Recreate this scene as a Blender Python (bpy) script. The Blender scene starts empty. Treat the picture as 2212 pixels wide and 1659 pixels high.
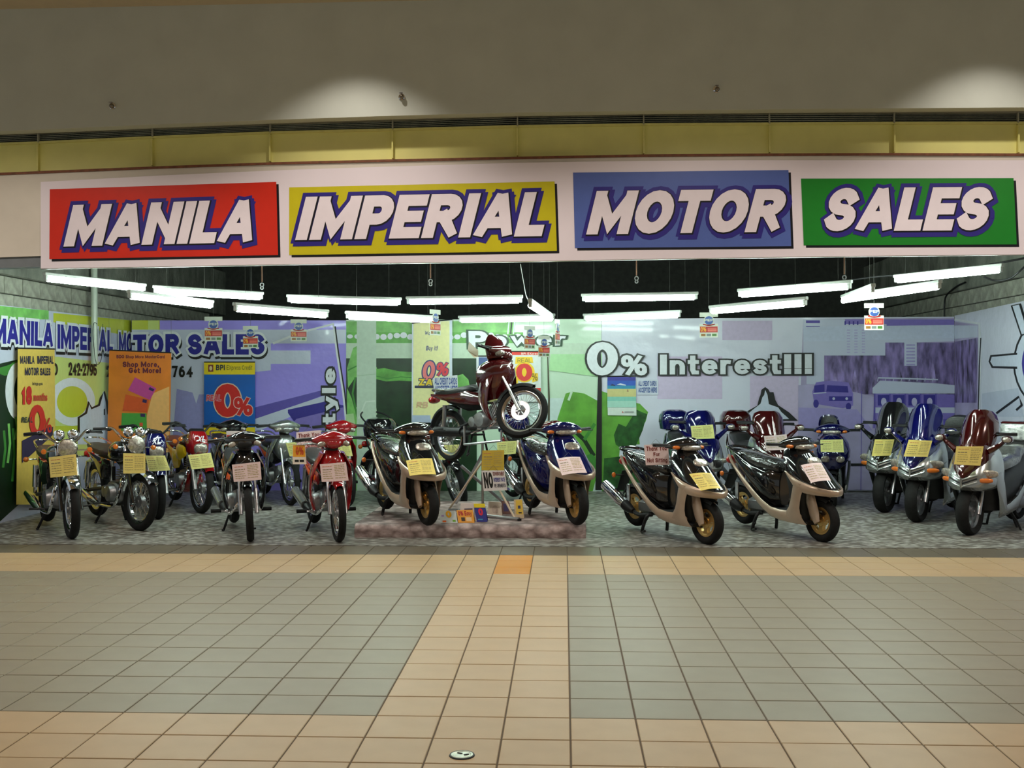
import bpy, bmesh, math, random
from mathutils import Vector, Matrix
R_ = math.radians
random.seed(7)
S = bpy.context.scene
COL = S.collection

# ------------------------------------------------------------------ camera, world, exposure
F, YAW, PIT, ROL, H = 2287.4, 0.0491, 0.00468, -0.00322, 1.5637
cy, sy = math.cos(YAW), math.sin(YAW)
FWD = Vector((-sy*math.cos(PIT), cy*math.cos(PIT), -math.sin(PIT)))
RT = Vector((cy, sy, 0)); UP = RT.cross(FWD)
RT, UP = math.cos(ROL)*RT + math.sin(ROL)*UP, -math.sin(ROL)*RT + math.cos(ROL)*UP
EYE = Vector((0, 0, H))
cam = bpy.data.cameras.new('camera'); cam.sensor_width = 36; cam.lens = F/2212*36; cam.clip_end = 200
camo = bpy.data.objects.new('camera', cam); COL.objects.link(camo)
camo.matrix_world = Matrix(((RT.x, UP.x, -FWD.x, EYE.x), (RT.y, UP.y, -FWD.y, EYE.y), (RT.z, UP.z, -FWD.z, EYE.z), (0, 0, 0, 1)))
S.camera = camo
S.view_settings.view_transform = 'Standard'; S.view_settings.look = 'None'
S.view_settings.exposure = 0.0; S.view_settings.gamma = 1.0
try: S.view_settings.use_curve_mapping = False
except Exception: pass
W = bpy.data.worlds.new('world'); S.world = W; W.use_nodes = True
bg = W.node_tree.nodes['Background']
bg.inputs[0].default_value = (0.97, 1.0, 0.97, 1); bg.inputs[1].default_value = 0.28
TUBE_POWER = 45.0
SPOT_POWER = 330.0

def ray(px, py): return FWD + RT*((px-1106)/F) + UP*(-(py-829.5)/F)
def onY(px, py, y): d = ray(px, py); return EYE + d*(y/d.y)
def onX(px, py, x): d = ray(px, py); return EYE + d*(x/d.x)
def onZ(px, py, z=0.0): d = ray(px, py); return EYE + d*((z-H)/d.z)
def onP(px, py, pl):
    k, v = pl
    return onY(px, py, v) if k == 'Y' else onX(px, py, v)

def spot(loc, target, power, size, blend, color, radius=.05):
    l = bpy.data.lights.new('downlight', 'SPOT'); l.energy = power; l.spot_size = R_(size); l.spot_blend = blend
    l.color = color; l.shadow_soft_size = radius
    o = bpy.data.objects.new('downlight', l); COL.objects.link(o); o.location = loc
    o.rotation_euler = (Vector(target)-Vector(loc)).to_track_quat('-Z', 'Y').to_euler()
    return o
WARM = (1.0, 0.90, 0.80)
CEIL_Z = 4.98

# ------------------------------------------------------------------ materials
def lin(c):
    c = c/255.0
    return c/12.92 if c <= .04045 else ((c+.055)/1.055)**2.4
def rgb(r, g, b, k=1.0): return (lin(r)*k, lin(g)*k, lin(b)*k)
MATS = {}
def mat(key, col, rough=.5, metal=0.0, coat=0.0, noise=0.06, scale=12.0, bump=0.0, bscale=30.0, emit=None, spec=.5, trans=0.0, alpha=1.0):
    if key in MATS: return MATS[key]
    m = bpy.data.materials.new(key); m.use_nodes = True
    nt = m.node_tree; b = nt.nodes['Principled BSDF']
    tc = nt.nodes.new('ShaderNodeTexCoord'); nz = nt.nodes.new('ShaderNodeTexNoise')
    nz.inputs['Scale'].default_value = scale; nz.inputs['Detail'].default_value = 4
    nt.links.new(tc.outputs['Object'], nz.inputs['Vector'])
    rp = nt.nodes.new('ShaderNodeValToRGB')
    rp.color_ramp.elements[0].color = tuple(max(0, c*(1-noise)) for c in col)+(1,)
    rp.color_ramp.elements[1].color = tuple(min(1, c*(1+noise)) for c in col)+(1,)
    rp.color_ramp.elements[0].position = .3; rp.color_ramp.elements[1].position = .7
    nt.links.new(nz.outputs['Fac'], rp.inputs['Fac']); nt.links.new(rp.outputs['Color'], b.inputs['Base Color'])
    b.inputs['Roughness'].default_value = rough; b.inputs['Metallic'].default_value = metal
    b.inputs['Coat Weight'].default_value = coat; b.inputs['Coat Roughness'].default_value = .04
    b.inputs['Specular IOR Level'].default_value = spec
    b.inputs['Transmission Weight'].default_value = trans
    b.inputs['Alpha'].default_value = alpha
    if bump:
        n2 = nt.nodes.new('ShaderNodeTexNoise'); n2.inputs['Scale'].default_value = bscale; n2.inputs['Detail'].default_value = 3
        nt.links.new(tc.outputs['Object'], n2.inputs['Vector'])
        bp = nt.nodes.new('ShaderNodeBump'); bp.inputs['Strength'].default_value = bump; bp.inputs['Distance'].default_value = .02
        nt.links.new(n2.outputs['Fac'], bp.inputs['Height']); nt.links.new(bp.outputs['Normal'], b.inputs['Normal'])
    if emit:
        b.inputs['Emission Color'].default_value = emit[0]+(1,); b.inputs['Emission Strength'].default_value = emit[1]
    MATS[key] = m
    return m
def flat(r, g, b, k=1.0, rough=.45):                # printed ink / paper of that colour
    return mat('print_%d_%d_%d_%d' % (r, g, b, int(k*100)), rgb(r, g, b, k), rough, noise=.05, scale=20)
def stretch(m, sx, sy_, sz):                         # anisotropic noise
    nt = m.node_tree
    mp = nt.nodes.new('ShaderNodeMapping'); mp.inputs['Scale'].default_value = (sx, sy_, sz)
    tc = [n for n in nt.nodes if n.type == 'TEX_COORD'][0]
    for n in [n for n in nt.nodes if n.type == 'TEX_NOISE']:
        nt.links.new(mp.outputs['Vector'], n.inputs['Vector'])
    nt.links.new(tc.outputs['Object'], mp.inputs['Vector'])
    return m

CHROME = mat('chrome', (.78, .78, .80), .09, 1.0, noise=.03)
STEEL = mat('brushed_steel', (.50, .50, .52), .28, 1.0, noise=.08, scale=40)
ALU = mat('cast_aluminium', (.30, .30, .31), .38, .9, noise=.12, scale=25, bump=.1)
RUBBER = mat('tyre_rubber', (.009, .009, .009), .75, noise=.2, scale=30, spec=.22)
BLACKP = mat('matt_black_plastic', (.010, .010, .011), .45, noise=.15, spec=.3)
DARKG = mat('dark_grey_plastic', (.020, .021, .022), .45, noise=.12, spec=.3)
BLACK = mat('gloss_black_paint', (.006, .006, .007), .10, coat=1.0, noise=.05)
BLUE = mat('gloss_blue_paint', (.002, .003, .07), .12, .15, coat=1.0, noise=.05)
MAROON = mat('gloss_maroon_paint', (.045, .002, .0025), .12, .25, coat=1.0, noise=.05)
RED = mat('gloss_red_paint', (.29, .005, .008), .14, coat=1.0, noise=.05)
DRED = mat('dark_red_paint', (.06, .003, .004), .13, coat=1.0, noise=.05)
SILVER = mat('silver_paint', (.37, .39, .385), .24, .75, coat=.6, noise=.05)
CHAMP = mat('champagne_paint', (.47, .35, .26), .30, .35, coat=.6, noise=.04)
GOLD = mat('gold_rim_paint', (.62, .40, .14), .30, .75, noise=.06)
VINYL = mat('black_seat_vinyl', (.014, .014, .014), .38, noise=.2, bump=.1, bscale=60)
WRAP = mat('seat_in_clear_plastic', (.026, .026, .025), .12, coat=1.0, noise=.3, scale=14, bump=1.0, bscale=17)
BROWNV = mat('brown_seat_vinyl', (.035, .018, .015), .45, noise=.2)
REDV = mat('red_brown_seat_vinyl', (.20, .04, .03), .5, noise=.2)
AMBER = mat('amber_lens', (.62, .15, .012), .15, coat=1.0)
CLEAR = mat('clear_lamp_lens', (.42, .38, .33), .10, .55, coat=1.0, noise=.4, scale=40, bump=.3, bscale=50)
REDL = mat('red_tail_lens', (.5, .01, .01), .15, coat=1.0)
ORANGEP = mat('orange_decal', rgb(225, 90, 30), .25, coat=1)
YELLOWP = mat('yellow_decal', rgb(235, 190, 20), .25, coat=1)
SEATG = mat('grey_plastic_film', (.10, .105, .10), .12, coat=1, noise=.3, bump=.8, bscale=20)

# ------------------------------------------------------------------ mesh builder
class B:
    def __init__(s): s.v = []; s.f = []; s.xf = None; s.sm = True
    def add(s, vs, fs):
        o = len(s.v); s.v += [Vector(v) for v in vs]; s.f += [tuple(i+o for i in f) for f in fs]
    def loft(s, rings, closed=True, caps=True):
        n = len(rings[0]); vs = [p for r in rings for p in r]; fs = []
        for i in range(len(rings)-1):
            for j in range(n if closed else n-1):
                k = (j+1) % n
                fs.append((i*n+j, i*n+k, (i+1)*n+k, (i+1)*n+j))
        if caps and closed:
            fs.append(tuple(range(n))[::-1]); fs.append(tuple((len(rings)-1)*n+j for j in range(n)))
        s.add(vs, fs); return s
    def tube(s, pts, r, n=8, flat=1.0, smooth=0, caps=True):
        pts = [Vector(p) for p in pts]
        rs = r if isinstance(r, (list, tuple)) else [r]*len(pts)
        if smooth:
            q, qr = [], []
            for i in range(len(pts)-1):
                p0, p1, p2, p3 = pts[max(i-1, 0)], pts[i], pts[i+1], pts[min(i+2, len(pts)-1)]
                for j in range(smooth):
                    t = j/smooth
                    q.append(.5*((2*p1)+(p2-p0)*t+(2*p0-5*p1+4*p2-p3)*t*t+(3*p1-p0-3*p2+p3)*t**3)); qr.append(rs[i]+(rs[i+1]-rs[i])*t)
            q.append(pts[-1]); qr.append(rs[-1]); pts, rs = q, qr
        rings = []; up = None
        for i, p in enumerate(pts):
            d = (pts[min(i+1, len(pts)-1)]-pts[max(i-1, 0)]).normalized()
            if up is None: up = Vector((0, 0, 1)) if abs(d.z) < .9 else Vector((1, 0, 0))
            a = d.cross(up)
            if a.length < 1e-4: a = d.cross(Vector((0, 1, .3)))
            a.normalize(); b = a.cross(d).normalized(); up = b
            rings.append([p + (a*math.cos(2*math.pi*k/n) + b*math.sin(2*math.pi*k/n)*flat)*rs[i] for k in range(n)])
        return s.loft(rings, True, caps)
    def lathe(s, prof, c=(0, 0, 0), axis='y', n=32, closed=False, a0=0.0, a1=2*math.pi):
        c = Vector(c); rings = []
        full = abs(a1-a0-2*math.pi) < 1e-6
        m = n if full else n+1
        for i in range(m):
            a = a0+(a1-a0)*i/n; ca, sa = math.cos(a), math.sin(a)
            ring = []
            for r, h in prof:
                if axis == 'y': p = Vector((r*ca, h, r*sa))
                elif axis == 'z': p = Vector((r*ca, r*sa, h))
                else: p = Vector((h, r*ca, r*sa))
                ring.append(c+p)
            rings.append(ring)
        if full: rings.append(rings[0])
        k = len(prof); vs = []; fs = []
        for r in rings[:m]: vs += r
        for i in range(len(rings)-1):
            i2 = (i+1) % m if full else i+1
            for j in range(k if closed else k-1):
                j2 = (j+1) % k
                fs.append((i*k+j, i*k+j2, i2*k+j2, i2*k+j))
        if closed and not full:
            fs.append(tuple(range(k))); fs.append(tuple((m-1)*k+j for j in range(k))[::-1])
        s.add(vs, fs); return s
    def box(s, c, d, rot=None, ch=0.0):
        hx, hy, hz = d[0]/2, d[1]/2, d[2]/2; c = Vector(c)
        if ch <= 0:
            vs = [Vector((x, y, z)) for x in (-hx, hx) for y in (-hy, hy) for z in (-hz, hz)]
            fs = [(0, 1, 3, 2), (4, 6, 7, 5), (0, 4, 5, 1), (2, 3, 7, 6), (0, 2, 6, 4), (1, 5, 7, 3)]
            vs = [c+(rot @ v if rot else v) for v in vs]
            s.add(vs, fs)
        else:
            rings = []
            for z, i in ((-hz, ch), (-hz+ch, 0), (hz-ch, 0), (hz, ch)):
                x, y = hx-i, hy-i; q = ch*.6
                r = [(x-q, -y), (x, -y+q), (x, y-q), (x-q, y), (-x+q, y), (-x, y-q), (-x, -y+q), (-x+q, -y)]
                rings.append([c+((rot @ Vector((a, b, z))) if rot else Vector((a, b, z))) for a, b in r])
            s.loft(rings)
        return s
    def ell(s, c, r, nu=14, nv=8, rot=None, e=1.0):
        c = Vector(c); rings = []
        def sp(x): return math.copysign(abs(x)**e, x)
        for i in range(1, nv):
            t = math.pi*i/nv - math.pi/2
            ring = []
            for j in range(nu):
                a = 2*math.pi*j/nu
                p = Vector((r[0]*sp(math.cos(t))*sp(math.cos(a)), r[1]*sp(math.cos(t))*sp(math.sin(a)), r[2]*sp(math.sin(t))))
                ring.append(c+(rot @ p if rot else p))
            rings.append(ring)
        return s.loft(rings)
    def poly(s, pts): s.add(pts, [tuple(range(len(pts)))]); return s
    def slab(s, pts, nrm, t):                          # prism: outline + thickness along nrm
        n = len(pts); nrm = Vector(nrm)
        s.add([Vector(p) for p in pts]+[Vector(p)+nrm*t for p in pts],
              [tuple(range(n))[::-1], tuple(range(n, 2*n))]+[(i, (i+1) % n, n+(i+1) % n, n+i) for i in range(n)])
        return s

def obj(name, b, m, parent=None, sharp=38, normals=True, **props):
    me = bpy.data.meshes.new(name)
    vs = [b.xf @ v for v in b.v] if b.xf else b.v
    me.from_pydata([tuple(v) for v in vs], [], b.f)
    if normals:
        bm = bmesh.new(); bm.from_mesh(me); bmesh.ops.recalc_face_normals(bm, faces=bm.faces); bm.to_mesh(me); bm.free()
    ms = m if isinstance(m, (list, tuple)) else [m]
    for q in ms: me.materials.append(q)
    if sharp:
        me.polygons.foreach_set('use_smooth', [True]*len(me.polygons))
        me.set_sharp_from_angle(angle=R_(sharp))
    o = bpy.data.objects.new(name, me); COL.objects.link(o)
    if parent: o.parent = parent
    for k, v in props.items(): o[k] = v
    return o
def thing(name, label, cat, loc=(0, 0, 0), rz=0.0, group=None):
    o = bpy.data.objects.new(name, None); COL.objects.link(o); o.empty_display_size = .1
    o.location = loc; o.rotation_euler = (0, 0, rz); o['label'] = label; o['category'] = cat
    if group: o['group'] = group
    return o
def tag(o, label, cat, group=None):
    o['label'] = label; o['category'] = cat
    if group: o['group'] = group
    return o
def struct(o): o['kind'] = 'structure'; return o
def empty(name, parent=None):
    o = bpy.data.objects.new(name, None); COL.objects.link(o); o.empty_display_size = .1
    if parent: o.parent = parent
    return o

# ------------------------------------------------------------------ stroke lettering
def A_(cx, cy_, rx, ry, a0, a1, n=9): return [(cx+rx*math.cos(R_(a0+(a1-a0)*i/n)), cy_+ry*math.sin(R_(a0+(a1-a0)*i/n))) for i in range(n+1)]
O_ = A_(.5, .5, .5, .5, 90, 450, 20)
GL = {
'A': (1.06, [[(0, 0), (.44, 1)], [(.56, 1), (1, 0)], [(.28, .27), (.72, .27)]]),
'B': (.9, [[(0, 0), (0, 1), (.55, 1)]+A_(.6, .76, .33, .24, 90, -90, 7)+[(0, .52)], [(.5, .52)]+A_(.62, .26, .38, .26, 90, -90, 7)+[(0, 0)]]),
'C': (.95, [A_(.52, .5, .52, .5, 42, 318, 16)]),
'D': (.95, [[(0, 0), (0, 1), (.45, 1)]+A_(.45, .5, .55, .5, 90, -90, 12)+[(0, 0)]]),
'E': (.82, [[(1, 1), (0, 1), (0, 0), (1, 0)], [(0, .5), (.9, .5)]]),
'F': (.78, [[(1, 1), (0, 1), (0, 0)], [(0, .5), (.85, .5)]]),
'G': (1.0, [A_(.52, .5, .52, .5, 45, 330, 16)+[(1, .42), (.62, .42)]]),
'H': (.95, [[(0, 0), (0, 1)], [(1, 0), (1, 1)], [(0, .5), (1, .5)]]),
'I': (.0, [[(0, 0), (0, 1)]]),
'K': (.95, [[(0, 0), (0, 1)], [(.9, 1), (.1, .45)], [(.3, .55), (1, 0)]]),
'L': (.75, [[(0, 1), (0, 0), (1, 0)]]),
'M': (1.18, [[(0, 0), (0, 1)], [(1, 0), (1, 1)], [(.02, 1), (.5, .05), (.98, 1)]]),
'N': (1.0, [[(0, 0), (0, 1)], [(1, 0), (1, 1)], [(0, 1), (1, 0)]]),
'O': (1.05, [O_]),
'P': (.88, [[(0, 0), (0, 1), (.55, 1)]+A_(.6, .72, .4, .28, 90, -90, 9)+[(0, .44)]]),
'R': (.95, [[(0, 0), (0, 1), (.5, 1)]+A_(.55, .74, .4, .26, 90, -90, 9)+[(0, .48)], [(.5, .48), (1, 0)]]),
'S': (.88, [A_(.5, .74, .46, .26, 25, 180, 9)+A_(.5, .74, .46, .24, 180, 270, 4)+A_(.5, .27, .5, .23, 90, 0, 4)+A_(.5, .27, .5, .27, 0, -155, 9)]),
'T': (.9, [[(0, 1), (1, 1)], [(.5, 1), (.5, 0)]]),
'V': (1.0, [[(0, 1), (.5, 0), (1, 1)]]),
'X': (.95, [[(0, 0), (1, 1)], [(0, 1), (1, 0)]]),
'Y': (.95, [[(0, 1), (.5, .45), (1, 1)], [(.5, .5), (.5, 0)]]),
'Z': (.9, [[(0, 1), (1, 1), (0, 0), (1, 0)]]),
'U': (.95, [[(0, 1), (0, .4)]+A_(.5, .4, .5, .4, 180, 360, 10)+[(1, 1)]]),
'W': (1.3, [[(0, 1), (.24, 0), (.5, .9), (.76, 0), (1, 1)]]),
'0': (.85, [O_]), '1': (.4, [[(0, .72), (.9, 1), (.9, 0)]]),
'2': (.8, [A_(.5, .7, .5, .3, 170, -20, 10)+[(.0, 0), (1, 0)]]),
'4': (.9, [[(.75, 0), (.75, 1), (0, .3), (1, .3)]]),
'5': (.82, [[(.92, 1), (.12, 1), (.05, .5)]+A_(.48, .33, .52, .33, 130, -150, 12)]),
'6': (.82, [A_(.5, .31, .5, .31, 0, 360, 16), A_(.75, .35, .75, .65, 180, 95, 7)]),
'7': (.8, [[(0, 1), (1, 1), (.4, 0)]]),
'8': (.82, [A_(.5, .26, .5, .26, 0, 360, 14), A_(.5, .76, .42, .24, 0, 360, 14)]),
'9': (.82, [A_(.5, .69, .5, .31, 0, 360, 16), A_(.25, .65, .75, .65, 0, -85, 7)]),
'%': (1.25, [A_(.17, .76, .19, .24, 0, 360, 12), A_(.83, .24, .19, .24, 0, 360, 12), [(.78, 1), (.22, 0)]]),
'!': (.02, [[(.5, 1), (.5, .38)], [(.5, .02), (.5, .0)]]),
'.': (.0, [[(.5, .0), (.5, .01)]]), ',': (.0, [[(.6, .05), (.3, -.12)]]), ':': (.0, [[(.5, .05), (.5, .06)], [(.5, .6), (.5, .61)]]),
'-': (.35, [[(0, .42), (1, .42)]]), '·': (.05, [[(.5, .42), (.5, .43)]]), ')': (.2, [A_(-.8, .5, 1.8, .62, -60, 60, 8)]),
'a': (.68, [[(1, 1.0), (1, 0)], O_], 'x'), 'b': (.7, [[(0, 2), (0, 0)], O_], 'x'), 'c': (.66, [A_(.52, .5, .52, .5, 45, 315, 14)], 'x'),
'd': (.7, [[(1, 2), (1, 0)], O_], 'x'), 'e': (.7, [[(.05, .5), (1, .5)]+A_(.5, .5, .5, .5, 0, 305, 16)], 'x'),
'f': (.45, [[(.9, 2), (.4, 1.9), (.35, 1.5), (.35, 0)], [(0, 1), (.9, 1)]], 'x'),
'g': (.7, [O_, [(1, 1), (1, -.4), (.6, -.9), (.05, -.8)]], 'x'), 'h': (.68, [[(0, 2), (0, 0)], [(0, .6)]+A_(.5, .55, .5, .45, 150, 0, 8)+[(1, 0)]], 'x'),
'i': (.0, [[(0, 0), (0, 1)], [(0, 1.9), (0, 1.95)]], 'x'), 'k': (.68, [[(0, 2), (0, 0)], [(.9, 1), (.1, .4)], [(.35, .6), (1, 0)]], 'x'),
'l': (.0, [[(0, 0), (0, 2)]], 'x'), 'm': (1.05, [[(0, 1), (0, 0)], A_(.25, .6, .25, .4, 170, 0, 7)+[(.5, 0)], A_(.75, .6, .25, .4, 170, 0, 7)+[(1, 0)]], 'x'),
'n': (.68, [[(0, 1), (0, 0)], [(0, .6)]+A_(.5, .55, .5, .45, 150, 0, 8)+[(1, 0)]], 'x'), 'o': (.72, [O_], 'x'),
'p': (.7, [[(0, 1), (0, -1)], O_], 'x'), 'r': (.45, [[(0, 1), (0, 0)], [(0, .55)]+A_(.75, .5, .75, .5, 150, 80, 6)], 'x'),
's': (.62, [A_(.5, .74, .46, .26, 25, 180, 7)+A_(.5, .74, .46, .24, 180, 270, 3)+A_(.5, .27, .5, .23, 90, 0, 3)+A_(.5, .27, .5, .27, 0, -155, 7)], 'x'),
't': (.45, [[(.4, 1.8), (.4, .25), (.6, 0), (1, 0)], [(0, 1), (1, 1)]], 'x'),
'u': (.68, [[(0, 1), (0, .45)]+A_(.5, .45, .5, .45, 180, 330, 8), [(1, 1), (1, 0)]], 'x'),
'w': (1.05, [[(0, 1), (.25, 0), (.5, .95), (.75, 0), (1, 1)]], 'x'), 'v': (.7, [[(0, 1), (.5, 0), (1, 1)]], 'x'),
'y': (.7, [[(0, 1), (.52, .05)], [(1, 1), (.45, -.6), (.1, -.8)]], 'x'),
}
def lettering(text, t=.22, grow=0.0, shear=0.0, gap=.10, slab=False):
    """flat stroke letters, cap height 1; returns verts(2d), faces, width"""
    V, Fc = [], []; x = 0.0; h = t/2; XH = .72; out_i = []
    for ch in text:
        out_i.append(ch)
        if ch == ' ': x += .38; continue
        g = GL.get(ch) or GL.get(ch.upper())
        if not g: x += .4; continue
        h = t/2*(.76 if len(g) > 2 else 1.0)
        w = max(g[0]*.80, 0)+ (t if g[0] < .1 else 0); low = len(g) > 2
        if g[0] >= .1: w = max(w, 1.6*t)
        desc = low and any(p[1] < -.2 for st in g[1] for p in st); asc = (not low) or any(p[1] > 1.3 for st in g[1] for p in st)
        ylo, yhi = (-.28 if desc else 0.0), (1.0 if asc else XH)
        if ch == ',': ylo = -.2
        def mp(p):
            u, v = p
            X = x + h + u*(w-2*h)
            if not low: Y = h + v*(1-2*h)
            elif v > 1: Y = (XH-h)+(v-1)*(1-XH)
            elif v < 0: Y = h + v*.30
            else: Y = h + v*(XH-2*h)
            return Vector((X, Y))
        strokes = [[mp(p) for p in st] for st in g[1]]
        if slab and ch in 'PIwrn' :
            strokes += [[Vector((x-.06, h*.5)), Vector((x+t+.06, h*.5))]]
        for si, pts in enumerate(strokes):
            q = [pts[0]]
            for p in pts[1:]:
                if (p-q[-1]).length > .004: q.append(p)
            pts = q
            if len(pts) < 2: continue
            closed = (pts[0]-pts[-1]).length < .01
            hh = h+grow
            if not closed:
                d0 = (pts[0]-pts[1]).normalized(); d1 = (pts[-1]-pts[-2]).normalized()
                pts = [pts[0]+d0*hh]+pts[1:-1]+[pts[-1]+d1*hh]
            else: pts = pts[:-1]
            n = len(pts); o = len(V)
            for i, p in enumerate(pts):
                if closed: a, b = pts[i-1], pts[(i+1) % n]
                else: a, b = pts[max(i-1, 0)], pts[min(i+1, n-1)]
                d1 = (p-a).normalized() if (p-a).length > 1e-6 else (b-p).normalized()
                d2 = (b-p).normalized() if (b-p).length > 1e-6 else d1
                n1 = Vector((-d1.y, d1.x)); n2 = Vector((-d2.y, d2.x)); nn = n1+n2
                if nn.length < .2: nn = n1
                nn.normalize(); k = min(1/max(nn.dot(n1), .3), 3.0)*hh
                for sgn in (1, -1):
                    z = p+nn*k*sgn
                    z.y = min(max(z.y, ylo-grow), yhi+grow); z.x = min(max(z.x, x-grow-(.08 if slab else 0)), x+w+grow+(.08 if slab else 0))
                    V.append((z.x+shear*z.y, z.y, (si+(5 if len(out_i) % 2 else 0))*.00011+i/n*.0001))
            for i in range(n if closed else n-1):
                j = (i+1) % n
                Fc.append((o+2*i, o+2*i+1, o+2*j+1, o+2*j))
        x += w+gap
    return V, Fc, x-gap+max(shear, 0)
def quadmap(q, u, v):                                 # q = tl, tr, br, bl (3D); v up
    tl, tr, br, bl = q
    top = tl+(tr-tl)*u; bot = bl+(br-bl)*u
    return bot+(top-bot)*v
def pxquad(q, pl): return [onP(x, y, pl) for x, y in q]
def write(parent, name, text, quad, m, nrm, lift=.004, t=.22, grow=0.0, shear=0.0, gap=.10, dx=0.0, dy=0.0, slab=False, sx=1.0, **props):
    """letters inside a 3D quad, lifted off the surface along nrm"""
    V, Fc, w = lettering(text, t, grow, shear, gap, slab)
    b = B(); nrm = Vector(nrm)
    b.add([quadmap(quad, (x+dx)/w, y+dy)+nrm*(lift+k) for x, y, k in V], Fc)
    return obj(name, b, m, parent, sharp=0, normals=False, **props)
def ink(parent, name, pts, m, nrm, lift=.002):
    b = B(); nrm = Vector(nrm); b.poly([Vector(p)+nrm*lift for p in pts])
    return obj(name, b, m, parent, sharp=0, normals=False)
def disc(c, rx, rz, n=28, plane='Y', a0=0, a1=360):
    c = Vector(c); out = []
    for i in range(n):
        a = R_(a0+(a1-a0)*i/(n if a1-a0 == 360 else n-1))
        d = Vector((rx*math.cos(a), 0, rz*math.sin(a))) if plane == 'Y' else Vector((0, rx*math.cos(a), rz*math.sin(a)))
        out.append(c+d)
    return out

# ================================================================== THE SETTING
YF, YB, XL, XR, YW = 9.86, 14.72, -6.2, 5.35, 9.75
CEIL_Z = onY(0, 20, YW).z
NY = Vector((0, -1, 0)); NL = Vector((1, 0, 0)); NR = Vector((-1, 0, 0)); NZ = Vector((0, 0, 1))

# lights of the hall: two wall washers in front of the bulkhead, downlights over the walkway
for px in (775, 2130):
    p = onY(px, 240, YW)
    spot((p.x, YW-.80, CEIL_Z-.02), (p.x, YW-.80, 0), SPOT_POWER*.27, 103, .55, WARM, .04)
for x in (-8.5, -5.2, -1.9, 1.4, 4.7, 8.0):
    spot((x, 7.0, CEIL_Z-.02), (x, 7.0, 0), SPOT_POWER*.86, 136, .30, WARM, .06)
    spot((x, 3.2, CEIL_Z-.02), (x, 3.2, 0), SPOT_POWER*.10, 110, .9, WARM, .06)
    spot((x, -1.5, CEIL_Z-.02), (x, .5, 0), SPOT_POWER*.2, 120, .9, WARM, .06)

GROUT = mat('tile_grout', rgb(92, 80, 62), .8)
BEIGE = mat('beige_tile', rgb(176, 152, 116), .40, noise=.05, scale=5, bump=.02, bscale=200, spec=.3)
GREYT = mat('grey_tile', rgb(134, 127, 108), .40, noise=.05, scale=5, bump=.02, bscale=200, spec=.3)
ORANT = mat('orange_tile', rgb(196, 134, 44), .34, noise=.06, scale=5)
DARKT = mat('dark_grey_tile', rgb(98, 90, 76), .36, noise=.08, scale=5)
b = B(); b.box((0, 1.0, -.055), (24, 17.74, .1))
floor = struct(obj('floor', b, GROUT, sharp=0))
TX0, TY0, TS = .0236, 9.3833, .30
def tile_mat(c, r):                                   # c: column east of line c, r: row from the dark strip toward the camera
    if r < 0: return DARKT
    if r < 3: return ORANT if c == -2 else BEIGE
    if r < 15: return BEIGE if -3 <= c <= -1 else GREYT
    return BEIGE
def tile_mesh(dy=TS, g=.0035, t=.008, ch=.0025):
    bb = B(); hx, hy = TS/2-g, dy/2-g
    bb.loft([[(-hx, -hy, -t), (hx, -hy, -t), (hx, hy, -t), (-hx, hy, -t)],
             [(-hx, -hy, -ch), (hx, -hy, -ch), (hx, hy, -ch), (-hx, hy, -ch)],
             [(-hx+ch, -hy+ch, 0), (hx-ch, -hy+ch, 0), (hx-ch, hy-ch, 0), (-hx+ch, hy-ch, 0)]])
    return bb
def px_of(p):
    d = p-EYE; z = d.dot(FWD)
    return 1106+F*d.dot(RT)/z, 829.5-F*d.dot(UP)/z, z
TMESH = {}
cells = []
for r in range(-1, 32):
    dyr = TS if r >= 0 else YF-TY0
    for c in range(-33, 33):
        ctr = Vector((TX0+TS*(c+.5), TY0-TS*(r+.5) if r >= 0 else TY0+dyr/2, 0))
        area = 0
        if ctr.y > 3.0:
            x, y, z = px_of(ctr)
            if -60 < x < 2270 and 0 < y < 1700: area = 1/(z**3)
        cells.append((area, c, r, ctr, dyr))
cells.sort(key=lambda q: -q[0])
rest = {}
for i, (area, c, r, ctr, dyr) in enumerate(cells):
    m = tile_mat(c, r)
    if i < 300 and area > 0:
        key = (m.name, round(dyr, 3))
        if key not in TMESH:
            o = obj('tile', tile_mesh(dyr), m, floor, sharp=0); TMESH[key] = o.data
        else:
            o = bpy.data.objects.new('tile', TMESH[key]); COL.objects.link(o); o.parent = floor
        o.location = ctr + Vector((0, 0, random.uniform(-.0006, .0006)))
    else:
        rest.setdefault(m.name, []).append((ctr, dyr))
bb = B(); faces_m = []; mats_r = [BEIGE, GREYT, ORANT, DARKT]
for mi, m in enumerate(mats_r):
    for ctr, dyr in rest.get(m.name, []):
        t = tile_mesh(dyr); bb.add([v+ctr for v in t.v], t.f); faces_m += [mi]*len(t.f)
o = obj('far_tiles', bb, mats_r, floor, sharp=0, kind='stuff')
o.data.polygons.foreach_set('material_index', faces_m)

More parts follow.
